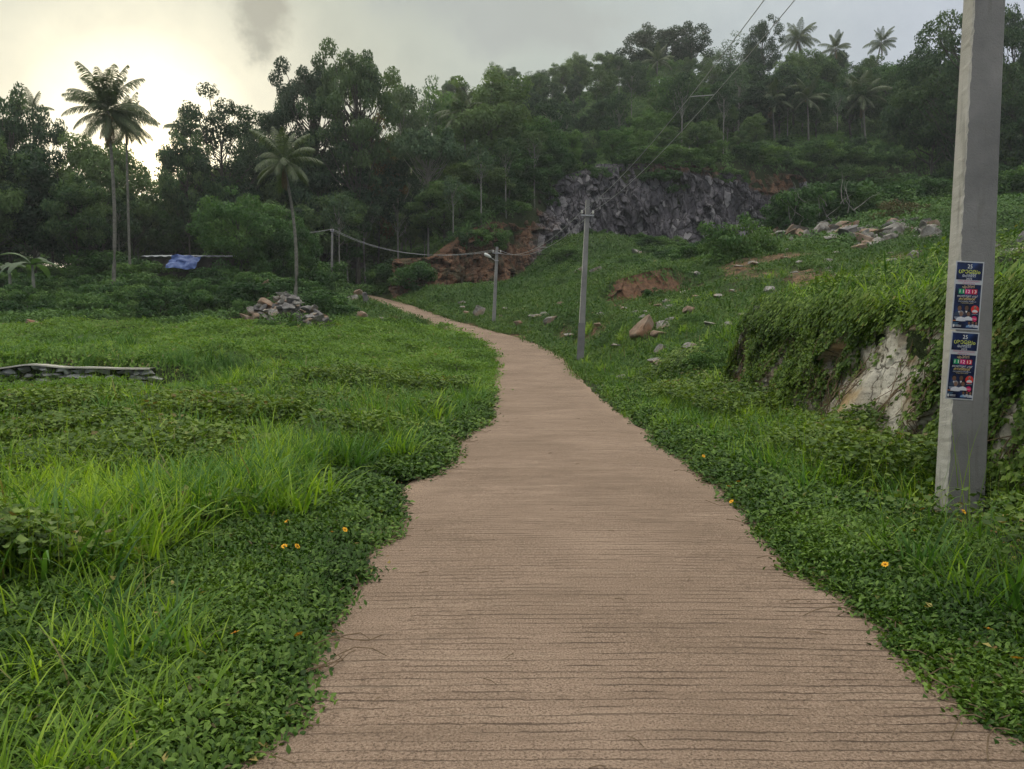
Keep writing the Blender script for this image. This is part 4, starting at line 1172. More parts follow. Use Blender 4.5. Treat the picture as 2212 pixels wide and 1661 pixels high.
# hero crowns
variant('heroA', 'tree_airy', 'bark', seed=91, H=24, Rr=6.3, zb=11.0, ncl=84, nl=332, leaf=0.27, rc=1.35, tr=.36, lean=(1.2, 0), limbs=1, fork=.55)
variant('heroB', 'tree_airy', 'bark', seed=92, H=20, Rr=5.2, zb=5.5, ncl=84, nl=210, leaf=0.25, rc=1.15, tr=.25, limbs=1, fork=.6)

# --- single trees, each where it stands: key, name, px, Y, top py, radius px, label
HERO = [
    ('heroA', 'tall_tree', 772, 80, 82, 92, 'tallest dark tree with two rounded heads, its open fork showing sky between the limbs'),
    ('heroA', 'tall_tree', 672, 84, 118, 84, 'tall dark spreading tree just left of the tallest one on the skyline'),
    ('airy0', 'leafy_tree', 600, 86, 195, 56, 'tree filling the shoulder of the skyline left of the two tallest trees'),
    ('heroB', 'leafy_tree', 480, 78, 192, 104, 'open crowned tree against the bright sky right of the sun gap'),
    ('round1', 'leafy_tree', 408, 74, 282, 52, 'small airy tree edging the sun gap on its right side'),
    ('airy1', 'leafy_tree', 552, 90, 268, 60, 'airy tree behind the leaning palm, bright sky through its leaves'),
    ('round0', 'leafy_tree', 222, 68, 292, 78, 'dense black green tree directly behind the tallest palm'),
    ('airy0', 'leafy_tree', 288, 74, 340, 50, 'tree edging the sun gap on its left side behind the paired palms'),
    ('round1', 'leafy_tree', 24, 66, 190, 74, 'big hazy tree at the left margin with a ragged top'),
    ('airy0', 'leafy_tree', 112, 70, 228, 56, 'hazy airy tree with pale leaf edges between the left margin tree and the tall palm'),
    ('round2', 'leafy_tree', 70, 60, 330, 92, 'dense tree in front of the hazy left margin trees'),
    ('round0', 'leafy_tree', 165, 60, 380, 66, 'dark tree crown below the airy tree left of the tallest palm'),
    ('round1', 'leafy_tree', -30, 58, 300, 80, 'dark tree cut off by the left margin above the banana plant'),
    ('round2', 'leafy_tree', 300, 88, 428, 62, 'low dark tree filling the foot of the sun gap'),
    ('round1', 'leafy_tree', 362, 96, 440, 52, 'distant low tree beneath the sun gap above the shed'),
    ('round0', 'leafy_tree', 470, 84, 356, 88, 'dark dense tree below the open crowned tree right of the sun gap'),
    ('bright0', 'round_tree', 520, 62, 418, 98, 'rounded mid green tree left of the leaning palm, above the blue tarpaulin'),
    ('bright0', 'round_tree', 612, 64, 462, 62, 'smaller rounded green tree right behind the leaning palm trunk'),
    ('round2', 'leafy_tree', 700, 82, 330, 70, 'dark tree below the tallest trees, left of the forked trunk'),
    ('round0', 'leafy_tree', 640, 84, 300, 74, 'dark bushy tree between the leaning palm head and the tallest trees'),
    ('rust', 'rusty_tree', 812, 86, 258, 60, 'tree with rust brown leaves right of the forked trunk of the tallest tree'),
    ('tall0', 'slender_tree', 868, 100, 160, 50, 'slender tree with a ragged light top right of the tallest trees'),
    ('sparse', 'slender_tree', 905, 104, 150, 48, 'thin leaved pale tree on the skyline right of the tallest trees'),
    ('tall1', 'slender_tree', 790, 82, 360, 44, 'slender tree with pale stem below the rust brown tree'),
    ('tall2', 'slender_tree', 860, 84, 330, 46, 'slender tree with thin white stem left of the umbrella shaped tree'),
    ('umbrella', 'umbrella_tree', 925, 84, 286, 68, 'umbrella shaped tree with pale grey green crown on a forked white trunk'),
    ('round1', 'leafy_tree', 1058, 96, 168, 108, 'large dome shaped dark green tree at the near corner of the hill'),
    ('bright1', 'leafy_tree', 960, 108, 196, 70, 'light green tree behind the umbrella shaped tree'),
    ('bright1', 'leafy_tree', 1160, 94, 262, 64, 'mid green tree hanging over the left end of the quarry face'),
    ('bright0', 'leafy_tree', 1120, 90, 330, 70, 'bright green bushy tree standing above the red earth cut'),
    ('round2', 'leafy_tree', 1030, 86, 350, 70, 'dark tree above the orange earth cut with a leaning pale trunk before it'),
    ('round0', 'leafy_tree', 960, 82, 400, 60, 'low dark tree right of the white trunked umbrella tree'),
    ('slim1', 'slender_tree', 752, 80, 400, 40, 'young slender tree just right of the far electric pole'),
    ('heroB', 'leafy_tree', 2080, 86, -5, 104, 'big dark tree rising behind the near pole, highest crown on the right side'),
    ('airy1', 'leafy_tree', 2178, 92, 10, 60, 'open crowned tree right of the near pole with lilac sky through it'),
    ('round1', 'leafy_tree', 2010, 96, 90, 70, 'dark tree left of the near pole below the high crown'),
    ('round2', 'leafy_tree', 2205, 84, 200, 70, 'dark green tree right of the near pole at the margin'),
    ('sparse', 'slender_tree', 1570, 150, 78, 50, 'pale whitish thin leaved tree on the ridge beneath the wires'),
    ('airy1', 'leafy_tree', 1640, 146, 42, 44, 'flat topped tree standing clear above the ridge beside the ridge palm'),
    ('tall1', 'slender_tree', 1486, 150, 56, 38, 'narrow twin headed tree rising above the middle of the ridge'),
    ('round0', 'leafy_tree', 1415, 152, 60, 60, 'rounded tree that tops the middle of the ridge'),
]
for key, nm, px, Y, top_, rpx, lb in HERO:
    tm, cm, H, Rr = TV[key]
    x = P(px, 500, Y)[0]; zt = P(px, top_, Y)[2]; g = gz(x, Y)
    h = zt - g; rad = rpx / FPX * Y
    plant(key, nm, x, Y, h, lb, wide=rad / (Rr * h / H), group=None)

# --- the forest on the hill
rg = np.random.default_rng(101)
acc = []
kinds = ['round0', 'round1', 'round2', 'tall0', 'tall1', 'tall2', 'airy0', 'slim0', 'slim1', 'bright1', 'sparse', 'round0', 'round1', 'bright1']
LBL = {'r': ('leafy_tree', 'dark round crowned tree in the forest covering the hill', 'dark round crowned forest trees'),
       't': ('slender_tree', 'slender tree with bare pale trunk in the hill forest', 'slender pale trunked forest trees'),
       'a': ('leafy_tree', 'open crowned tree in the hill forest with limbs showing', 'open crowned forest trees'),
       's': ('slender_tree', 'narrow young tree with a thin stem in the hill forest', 'narrow young forest trees'),
       'b': ('leafy_tree', 'lighter green tree among the darker ones of the hill forest', 'lighter green forest trees')}
tries = 0
while len(acc) < 250 and tries < 20000:
    tries += 1
    y = rg.uniform(84, 168); x = rg.uniform(-.22, .75) * y
    yc, zb_, zt_ = cliff_at(np.array([x]))
    if y < yc[0] + 4.5: continue
    px_ = 1106 + x / y * 1600
    if px_ < 700 or px_ > 2290: continue
    if px_ < 900 and y < 92: continue
    if any(abs(px_ - a) < c and b_ - 26 < y < b_ + 1 for a, c, b_ in ((1666, 44, 122), (1744, 40, 120), (1863, 46, 118), (1724, 16, 148), (1904, 22, 150), (1805, 14, 152))):
        if y > 112: continue
        low = True
    else: low = False
    dm = 4.3 + (y - 84) * .03 - (1.2 if y < yc[0] + 12 else 0)
    if any((x - a) ** 2 + (y - c) ** 2 < dm * dm for a, c in acc): continue
    acc.append((x, y))
    k = kinds[rg.integers(0, len(kinds))]
    if k == 'sparse' and y < 130: k = 'tall0'
    h = rg.uniform(8.0, 12.5) * (1.0 if y > 112 else .8)
    if y > 134: h *= (.62 if 1640 < px_ < 1960 else .82)
    if y < yc[0] + 11: h = rg.uniform(4.0, 6.5); k = ['round0', 'round2', 'bright1', 'bright0', 'slim1'][rg.integers(0, 5)]
    if low: h = rg.uniform(2.8, 4.5); k = ['round1', 'bright0', 'bright1'][len(acc) % 3]
    nm, lb, gp = LBL[k[0] if k != 'slim0' and k != 'slim1' else 's']
    if k == 'sparse': nm, lb, gp = 'slender_tree', 'thin leaved pale tree on the ridge of the hill', 'thin leaved ridge trees'
    plant(k, nm, x, y, h, lb, group=gp, wide=rg.uniform(.85, 1.25), rz=rg.uniform(0, 6.28))

# pale bare stems standing at the front edge of the forest
rg = np.random.default_rng(105); acc3 = []
while len(acc3) < 28:
    px_ = rg.uniform(690, 2010); x0 = P(px_, 500, 100)[0]
    if px_ < 1170: y = rg.uniform(76, 84); y = max(y, cliff_at(np.array([P(px_, 500, y)[0]]))[0][0] + 3.2)
    else: y = cliff_at(np.array([x0]))[0][0] + rg.uniform(5, 34)
    x = P(px_, 500, y)[0]
    if any(abs(px_ - a) < 40 and y < 121 for a in (1666, 1744, 1863)): continue
    if any((x - a) ** 2 + (y - c) ** 2 < 4 for a, c in acc3): continue
    acc3.append((x, y)); plant('bare%d' % rg.integers(0, 2), 'slender_tree', x, y, rg.uniform(8.5, 13) * (.85 if px_ < 1170 else 1), 'slender tree with a long bare whitish stem at the front of the forest', group='white stemmed trees at the forest front', wide=rg.uniform(.8, 1.1), rz=rg.uniform(0, 6))

# second row low left, closing the gaps beneath the crowns
rg = np.random.default_rng(103); n_ = 0; acc2 = []
while n_ < 34:
    px_ = rg.uniform(-80, 840); y = rg.uniform(62, 112); x = P(px_, 600, y)[0]
    if any((x - a) ** 2 + (y - c) ** 2 < 22 for a, c in acc2): continue
    if (abs(px_ - 410) < 70 and y < 76) or (px_ > 640 and y < 80): continue
    acc2.append((x, y)); n_ += 1
    top_ = rg.uniform(440, 520) if 280 < px_ < 380 else rg.uniform(385, 500)
    h = P(px_, top_, y)[2] - gz(x, y)
    plant(['round0', 'round1', 'round2', 'bright1', 'tall2'][n_ % 5], 'leafy_tree', x, y, h, 'dark tree in the shaded wood beyond the scrub bank on the left', group='trees of the shaded wood', wide=rg.uniform(1.0, 1.5), rz=rg.uniform(0, 6))

# --- shrubs
def shrubs(n, pxr, Yr, hr, label, group, seed, key=None, dmin=1.6, name='shrub', cond=None):
    rg = np.random.default_rng(seed); acc = []; tries = 0
    while len(acc) < n and tries < n * 60:
        tries += 1
        px_ = rg.uniform(*pxr); y = rg.uniform(*Yr); x = P(px_, 600, y)[0]
        lat, _ = road_ld([x], [y])
        if abs(px_ - 718) < 22 and y < 71 or abs(lat[0]) < 3.4 or (745 < px_ < 990 and lat[0] < 0 and y < 80) or any((x - a) ** 2 + (y - c) ** 2 < dmin ** 2 for a, c in acc): continue
        if cond and not cond(x, y, px_): continue
        acc.append((x, y)); h = rg.uniform(*hr)
        plant(key or 'shrub%d' % rg.integers(0, 3), name, x, y, h, label, 'bush', group, wide=rg.uniform(.9, 1.6), rz=rg.uniform(0, 6), sink=.15)


shrubs(64, (-60, 700), (43, 62), (1.1, 2.4), 'leafy scrub bush on the bank between the open field and the wood', 'scrub bushes on the far bank', 111, dmin=2.0, cond=lambda x, y, p: not (550 < p < 665 and y < 56) and PY(x, y, gz(x, y)) < 698)
shrubs(22, (660, 900), (66, 90), (1.6, 3.2), 'dark bush on the slope beside the far end of the road', 'bushes beside the far road', 112, dmin=2.2)
cy_ = lambda x, y, p: y < cliff_at(np.array([x]))[0][0] - 1.5
shrubs(30, (1200, 1640), (66, 93), (.8, 1.7), 'bush in the thicket growing at the foot of the quarry face', 'bushes at the foot of the quarry', 113, cond=cy_, dmin=2.4)
shrubs(52, (1700, 2260), (68, 108), (2.4, 5.0), 'dark bush in the dense thicket right of the quarry', 'thicket bushes right of the quarry', 114, dmin=3.0)
shrubs(38, (1180, 2230), (97, 112), (1.6, 3.0), 'bush overhanging the brow of the quarry', 'bushes along the quarry brow', 115, dmin=2.2, cond=lambda x, y, p: cliff_at(np.array([x]))[0][0] + 2.4 < y < cliff_at(np.array([x]))[0][0] + 6)
shrubs(14, (880, 1200), (78, 92), (1.4, 2.8), 'bush overhanging the red earth cut', 'bushes above the earth cut', 116, dmin=1.8, cond=lambda x, y, p: cliff_at(np.array([x]))[0][0] + 2.2 < y < cliff_at(np.array([x]))[0][0] + 5)
for px, py, Y, h, wd_, key, lb in [
    (1592, 552, 62, 3.4, .95, 'shrub1', 'large bright green rounded bush in front of the quarry face'),
    (1500, 560, 64, 1.8, 1.3, 'shrub0', 'smaller bush left of the large bright bush below the quarry'),
    (230, 610, 52, 3.4, 1.3, 'shrub2', 'tall dark bush behind the foot of the tallest palm'),
    (1958, 470, 60, 2.0, 1.5, 'dryshrub', 'brownish dry bush on top of the pale rubble'),
    (1410, 640, 46.8, .9, 1.2, 'shrub1', 'small bush growing on the brow of the earth scarp'),
    (850, 690, 60, .6, 1.3, 'dryshrub', 'straggling bush on the earth bank below the far road'),
    (905, 703, 54, .5, 1.5, 'shrub0', 'dark bush on the verge between field and far road'),
    (1500, 700, 27, .75, 1.2, 'shrub2', 'low dark bush on the slope right of the brown boulder'),
    (1520, 800, 21, .95, 1.1, 'shrub1', 'dark rounded bush at the far end of the rocky bank'),
    (1440, 560, 66, 1.6, 1.6, 'shrub2', 'bush beside the heap of pale slabs below the quarry'),
    (582, 706, 46, .75, 1.1, 'shrub0', 'small bush growing over the left side of the rubble heap'),
    (640, 706, 46, .6, 1.1, 'shrub2', 'small bush at the right foot of the rubble heap'),
    (560, 690, 50, 1.1, 1.4, 'dryshrub', 'dry straggling bush left of the stone heap'),
]:
    q = HIT(px, py + 6, Y * .7); plant(key, 'shrub', q[0], q[1], h, lb, 'bush', wide=wd_, sink=.1 + .15 * h)


# ---------------------------------------------------------------- palms
def frond(seed, L, elev, droop, dry=False):
    rg = np.random.default_rng(seed); t = T(); n = 14; p = np.array([0., 0, 0]); e = elev; spine = []
    for k in range(n + 1):
        spine.append((p.copy(), e)); p = p + np.array([math.cos(e), 0, math.sin(e)]) * L / n; e -= droop / n * (.4 + 1.2 * k / n)
    S = np.array([q[0] for q in spine]); E = np.array([q[1] for q in spine])
    # midrib
    for k in range(n):
        w_ = .05 * (1 - k / n) + .012
        a, b_ = S[k], S[k + 1]; t.add([a + (0, -w_, 0), a + (0, w_, 0), b_ + (0, w_ * .8, 0), b_ + (0, -w_ * .8, 0)], [(0, 1, 2, 3)], .6 if not dry else .5)
        t.add([a + (0, 0, -w_), a + (0, 0, w_), b_ + (0, 0, w_ * .8), b_ + (0, 0, -w_ * .8)], [(0, 1, 2, 3)], .6 if not dry else .5)
    m_ = 62
    for i in range(m_):
        u = .12 + .88 * i / m_; q = u * n
        c = np.array([np.interp(q, range(n + 1), S[:, k]) for k in range(3)]); ee = np.interp(q, range(n + 1), E)
        l = L * .27 * (math.sin(math.pi * min(1, u * .86 + .1)) ** .7) * rg.uniform(.85, 1.1)
        for sd in (-1, 1):
            hang = rg.uniform(.35, .8) + (.5 if dry else 0)
            d = np.array([math.cos(ee) * .55, sd * .8, math.sin(ee) * .55 - hang]); d /= np.linalg.norm(d)
            m2 = c + d * l * .5; tip = m2 + (d + np.array([0, 0, -.5])) * l * .45
            wv = np.array([math.cos(ee), 0, math.sin(ee)]) * .032
            t.add([c - wv * .6, c + wv * .6, m2 + wv, m2 - wv], [(0, 1, 2, 3)], rg.uniform(0, .8)); t.add([m2 - wv, m2 + wv, tip, tip], [(0, 1, 2, 3)], rg.uniform(0, .8))
    return t.arr()


FR = {}
for nm, sets in (('up', [(4.3, 1.4, .7), (4.4, 1.15, 1.1)]), ('mid', [(4.6, .65, 1.3), (4.4, .4, 1.2), (4.6, .15, 1.3)]), ('low', [(4.2, -.25, 1.1), (3.9, -.6, .8)])):
    FR[nm] = []
    for i, (L_, e, d) in enumerate(sets):
        V, F, I = frond(500 + i + 7 * len(FR), L_, e, d)
        o_ = mesh_obj('frond', V, F, M['palm'], attr=I, link=False); FR[nm].append(o_.data)
V, F, I = frond(590, 3.6, -.95, .5, True)
FR['dry'] = [mesh_obj('frond', V, F, M['palm_dry'], attr=I, link=False).data]
nb_ = MB()
_ic = [(math.cos(a) * math.cos(b_) * .13, math.sin(a) * math.cos(b_) * .13, math.sin(b_) * .16) for b_ in (-1.1, -.4, .4, 1.1) for a in np.linspace(0, 6.283, 8, endpoint=False)]
nb_.add(_ic + [(0, 0, -.18), (0, 0, .18)], [(r * 8 + j, r * 8 + (j + 1) % 8, (r + 1) * 8 + (j + 1) % 8, (r + 1) * 8 + j) for r in range(3) for j in range(8)] + [(32, (j + 1) % 8, j) for j in range(8)] + [(33, 24 + j, 24 + (j + 1) % 8) for j in range(8)])
M['nut'] = simple_mat('coconut_husk', (.10, .11, .04), (.2, .17, .07), 6, rough=.6, bump=.1)
nutm = mesh_obj('coconut', nb_.v, nb_.f, M['nut'], link=False, smooth=True).data


def palm(pxh, pyh, Y, foot, label, s=1.0, tr=.17, bend=0.0, n=(5, 11, 6), dry=3, nuts=6, seed=0, lean=0.0):
    """foot: (px,py) of the visible foot of the trunk, or None to stand it on the ground below"""
    rg = np.random.default_rng(700 + seed)
    hd = P(pxh, pyh, Y)
    fx = P(foot[0], 600, Y)[0] if foot else hd[0] + lean
    g = gz(fx, Y)
    e = empty('coconut_palm', (fx, Y, g), label, 'palm')
    mb = MB(); pts_ = []; H = hd[2] - g
    for q in range(13):
        t = q / 12
        pts_.append(((hd[0] - fx) * (t ** 1.2) + bend * math.sin(math.pi * t), .15 * math.sin(3 * t), -.4 + (H + .4) * t))
    mb.tube(pts_, [tr * (1.45 if q == 0 else 1.12 - .42 * q / 12) for q in range(13)], 9)
    mb.build('trunk', M['palm_bark'], e, smooth=True)
    top_ = Vector(pts_[-1])

    def add(nm, me, rz, tilt=0, sc=1.0, off=(0, 0, 0)):
        o_ = bpy.data.objects.new(nm, me); COL.objects.link(o_); o_.parent = e
        o_.location = top_ + Vector(off); o_.rotation_euler = (rg.uniform(-.25, .25), tilt, rz); o_.scale = (sc,) * 3
    k = 0
    for kind, cnt in zip(('up', 'mid', 'low'), n):
        for i in range(cnt):
            add('frond', FR[kind][rg.integers(0, len(FR[kind]))], 2.4 * k + rg.uniform(-.25, .25), rg.uniform(-.12, .12), s * rg.uniform(.85, 1.1), (0, 0, .15 * (kind == 'up'))); k += 1
    for i in range(dry): add('dry_frond', FR['dry'][0], rg.uniform(0, 6.28), rg.uniform(.1, .5), s * rg.uniform(.6, .9), (0, 0, -.25))
    for i in range(nuts):
        a = rg.uniform(0, 6.28); add('coconut', nutm, 0, 0, 1.0, (.3 * math.cos(a), .3 * math.sin(a), -.3 - rg.uniform(0, .35)))
    return e


palm(232, 240, 52, (240, 642), 'tallest coconut palm, full crown of fronds standing against the bright sky', 0.72, .125, .25, (11, 15, 9), 8, 8, 1)
palm(272, 268, 58, (282, 530), 'slightly shorter coconut palm just right of the tallest one, thinner trunk', .55, .10, -.1, (4, 8, 5), 3, 5, 2)
palm(612, 348, 46, (630, 705), 'leaning coconut palm with drooping fronds rising beside the heap of rubble', .55, .11, .42, (5, 7, 7), 3, 6, 3)
palm(1724, 84, 148, (1722, 300), 'tall coconut palm on the ridge, highest of the three ridge palms', .9, .2, .3, (7, 12, 6), 2, 4, 4)
palm(1805, 104, 152, None, 'short bushy coconut palm on the ridge between the two long trunked ones', .8, .2, 0, (8, 8, 3), 1, 4, 5)
palm(1904, 92, 150, None, 'slim coconut palm on the ridge nearest to the near pole', .75, .17, -.3, (6, 9, 4), 1, 3, 6, lean=-.9)
palm(1666, 214, 122, (1668, 292), 'coconut palm with yellow drooping fronds low on the wooded slope', 0.95, .17, .1, (4, 8, 7), 6, 3, 7)
palm(1744, 212, 120, (1740, 290), 'small green coconut palm beside the yellow drooping one on the slope', .8, .15, .1, (6, 9, 4), 0, 3, 8)
palm(1863, 206, 118, (1863, 300), 'coconut palm with spreading fronds on the slope left of the near pole', 0.95, .17, .05, (5, 10, 6), 2, 4, 9)
palm(1000, 248, 92, (1006, 400), 'small coconut palm half hidden in the trees at the corner of the hill', .8, .13, .2, (4, 6, 4), 0, 0, 10)
palm(1420, 132, 140, None, 'coconut palm half sunk among the crowns in the middle of the ridge', .8, .15, 0, (5, 7, 3), 0, 0, 11)
palm(398, 276, 84, None, 'coconut palm behind the small airy tree right of the sun gap', .55, .15, 0, (4, 8, 4), 1, 0, 12)
palm(70, 238, 76, None, 'hazy coconut palm rising between the trees near the left margin', .5, .15, 0, (4, 7, 3), 0, 0, 13)
# ---------------------------------------------------------------- electric poles
def conc_mat(name, c1, c2, c3):
    m, nb = new_mat(name)
    pos = nb.n('ShaderNodeTexCoord').outputs['Object']
    a = nb.n('ShaderNodeTexNoise', {'Vector': pos, 'Scale': 2.2, 'Detail': 7.0, 'Roughness': .6}).outputs[0]
    mp_ = nb.n('ShaderNodeMapping', {'Vector': pos, 'Scale': (9, 9, .8)}).outputs[0]
    st = nb.n('ShaderNodeTexNoise', {'Vector': mp_, 'Scale': 1.5, 'Detail': 4.0}).outputs[0]
    f = nb.n('ShaderNodeTexNoise', {'Vector': pos, 'Scale': 60.0, 'Detail': 5.0, 'Roughness': .7}).outputs[0]
    c = nb.ramp(a, [(.3, c1), (.5, c2), (.72, c3)])
    c = nb.mix(nb.m('MULTIPLY', nb.ss(st, .58, .7), .35), c, (.13, .125, .11))
    pits = nb.n('ShaderNodeTexVoronoi', {'Vector': pos, 'Scale': 28.0}, feature='F1').outputs['Distance']
    pit = nb.m('SUBTRACT', 1.0, nb.ss(pits, .05, .12))
    c = nb.mix(nb.m('MULTIPLY', pit, .6), c, (.10, .095, .085))
    h_ = nb.m('SUBTRACT', nb.m('MULTIPLY', f, .6), pit)
    bp_ = nb.n('ShaderNodeBump', {'Height': h_, 'Strength': 1.0, 'Distance': .012})
    b_ = nb.n('ShaderNodeBsdfPrincipled', {'Base Color': c, 'Roughness': .85, 'Specular IOR Level': .25, 'Normal': bp_.outputs[0]})
    return finish(m, nb, b_.outputs[0])


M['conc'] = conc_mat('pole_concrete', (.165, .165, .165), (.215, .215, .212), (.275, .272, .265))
M['conc_lit_coping'] = conc_mat('lit_side_coping_concrete', (.40, .38, .33), (.52, .50, .44), (.62, .60, .54))  # paints brighter light onto the poles' left sides; for the coping its own tone
M['damp'] = conc_mat('damp_pole_concrete', (.12, .12, .125), (.16, .16, .165), (.2, .2, .2))
M['steel'] = simple_mat('galvanised_steel', (.30, .31, .32), (.42, .43, .44), 8, rough=.5, bump=.1, metallic=.6)
M['wire'] = simple_mat('aluminium_wire', (.34, .35, .36), (.42, .43, .44), 8, rough=.5, bump=0, metallic=.3)
M['porcelain'] = simple_mat('porcelain', (.6, .58, .54), (.7, .69, .66), 8, rough=.25, bump=0, spec=.6)
M['lampglass'] = simple_mat('lamp_diffuser', (.62, .64, .62), (.7, .72, .7), 8, rough=.3, bump=0, spec=.5)


def pole_frame(bot, top):
    w_ = (Vector(tuple(map(float, top))) - Vector(tuple(map(float, bot)))).normalized()
    u = (Vector((1, 0, 0)) - w_ * w_.x).normalized(); n_ = u.cross(w_)  # n_ points towards -Y (viewer side)
    if n_.y > 0: n_ = -n_
    return u, n_, w_


def pole_body(bot, Ht, u, n_, w_, w0, w1, d0, d1, rot, seed, segs=190, base_mat=0):
    """tapered rectangular pole with worn, slightly uneven arrises; returns verts, faces, material ids"""
    rg = np.random.default_rng(seed); V = []; F = []; MI = []
    cr, sr = math.cos(rot), math.sin(rot)
    uu = u * cr + n_ * sr; nn = n_ * cr - u * sr
    ch = .012
    for q in range(segs + 1):
        t = q / segs; c = bot + w_ * (Ht * t); hw_ = (w0 + (w1 - w0) * t) / 2; hd = (d0 + (d1 - d0) * t) / 2
        j = [rg.uniform(-.006, .006) * (2.2 if rg.uniform() < .12 else 1) for _ in range(4)]
        ring = [(-hw_ + ch + j[0], hd), (hw_ - ch, hd), (hw_, hd - ch), (hw_, -hd + ch), (hw_ - ch, -hd), (-hw_ + ch, -hd), (-hw_, -hd + ch), (-hw_ + j[1] * .6, hd - ch + j[2])]
        V += [tuple(c + uu * a + nn * b_) for a, b_ in ring]
    for q in range(segs):
        for j in range(8):
            F.append((q * 8 + j, q * 8 + (j + 1) % 8, q * 8 + 8 + (j + 1) % 8, q * 8 + 8 + j)); MI.append(1 if j in (6, 7) else 0)  # left face and its chamfer take the concrete with light painted in
    F.append(tuple(range(segs * 8, segs * 8 + 8))); MI.append(0)
    return V, F, MI, uu, nn


def insulator(mb, c, r=.05):
    c = Vector(c)
    mb.tube([c + Vector((0, 0, z)) for z in (-.02, .0, .03, .035, .06, .065, .10, .12)], [r * q for q in (.5, 1.1, 1.1, .6, .6, .95, .8, .3)], 10)


poles = {}


def pole(key, bot, top, w0, w1, d0, d1, label, rot=0.0, arm=.6, lamp=False, damp=0.0, seed=1, extra=.45):
    bot = Vector(tuple(map(float, bot))); top = Vector(tuple(map(float, top)))
    u, n_, w_ = pole_frame(bot, top); Ht = (top - bot).length
    e = empty('electric_pole', bot, label, 'electric pole', None)
    V, F, MI, uu, nn = pole_body(Vector((0, 0, 0)) - w_ * .5, Ht + .5, u, n_, w_, w0, w1, d0, d1, rot, seed)
    mesh_obj('shaft', V, F, None, e, mats=[M['conc'], M['conc_lit_coping']], mi=MI)
    if damp:
        V2, F2, MI2, _, _ = pole_body(Vector((0, 0, 0)) - w_ * .3, damp + .3, u, n_, w_, w0 + .012, w0 * .97 + .012, d0 + .012, d0 * .97 + .012, rot, seed + 5, 12)
        mesh_obj('damp_footing', V2, F2, M['damp'], e)
    if arm:
        rm = Matrix((u, -n_, w_)).transposed()
        mb = MB(); ca = w_ * (Ht - extra) + n_ * (d1 / 2 + .035)
        mb.box(ca, (arm, .05, .06), rm); mb.box(ca + w_ * .028 - n_ * .02, (arm, .035, .006), rm)
        mb.build('cross_arm', M['steel'], e)
        mb = MB(); mb.box(ca - n_ * (d1 / 2 + .03), (w1 + .06, d1 + .05, .03), rm); mb.build('clamp', M['steel'], e)
        ends = []
        for s in (-1, 1):
            mb = MB(); c = ca + u * s * (arm / 2 - .05); mb.tube([c, c + w_ * .1], .01, 6); insulator(mb, c + w_ * .1); mb.build('insulator', M['porcelain'], e, smooth=False)
            ends.append(bot + c + w_ * .2)
        poles[key] = ends
    if lamp:
        mb = MB(); c = w_ * (Ht - .95); tip = c + u * (-.42) + n_ * .25 + w_ * .18
        mb.tube([c + n_ * d1 * .5, c - u * .12 + n_ * .12, tip], .022, 8)
        mb.box(c, (w1 + .08, d1 + .08, .05), Matrix((u, -n_, w_)).transposed()); mb.build('lamp_bracket', M['steel'], e)
        mb = MB(); d = (tip - c).normalized()
        mb.tube([tip - d * .05, tip + d * .05, tip + d * .35, tip + d * .5, tip + d * .55], [.04, .09, .12, .09, .02], 10); mb.build('lamp_head', M['lampglass'], e, smooth=True)
    return e, bot, u, n_, w_, uu, nn, Ht


# near pole: a rectangular post, its narrow lit side towards the road
q0 = P(2070, 1128, 6.75); q1 = P(2126, 0, 6.75)
g0 = gz(q0[0], 6.75); d_ = (q1 - q0) / (q1[2] - q0[2]); bot = q0 + d_ * (g0 - q0[2]); top = bot + d_ * 7.25
PE, pb, pu, pn, pw, puu, pnn, pH = pole('near', bot, top, .365, .235, .21, .15, 'large worn concrete electric pole beside the road with two posters pasted on it', rot=0.02, arm=.55, seed=3)
b2 = P(1254, 764, 32.7); t2 = P(1270, 432, 32.7)
pole('mid', b2, t2, .29, .18, .20, .13, 'slim grey concrete electric pole with steel cross arm right of the road bend', arm=.58, damp=1.35, seed=5, extra=.68)
b3 = P(1066, 712, 52); t3 = P(1074, 533, 52)
pole('far', b3, t3, .27, .18, .2, .14, 'concrete electric pole with a street lamp where the road curves left', arm=.62, lamp=True, damp=.3, seed=7, extra=.45)
b4 = P(716, 612, 71); b4[2] = gz(b4[0], 71); t4 = P(718, 494, 71)
pole('last', b4, t4, .21, .17, .16, .12, 'farthest concrete electric pole, rising from dark bushes below the wood', arm=.34, seed=9, extra=.25)


def wire(a, b_, sag, label, group, n=40, r=.009):
    a = Vector(a); b_ = Vector(b_); mb = MB()
    mb.tube([a.lerp(b_, i / n) - Vector((0, 0, 4 * sag * (i / n) * (1 - i / n))) for i in range(n + 1)], r, 6)
    o_ = mb.build('power_line', M['wire']); tag(o_, label, 'wire', group); return o_


def at_w(a, b_, sag, t): return Vector(a).lerp(Vector(b_), t) - Vector((0, 0, 4 * sag * t * (1 - t)))


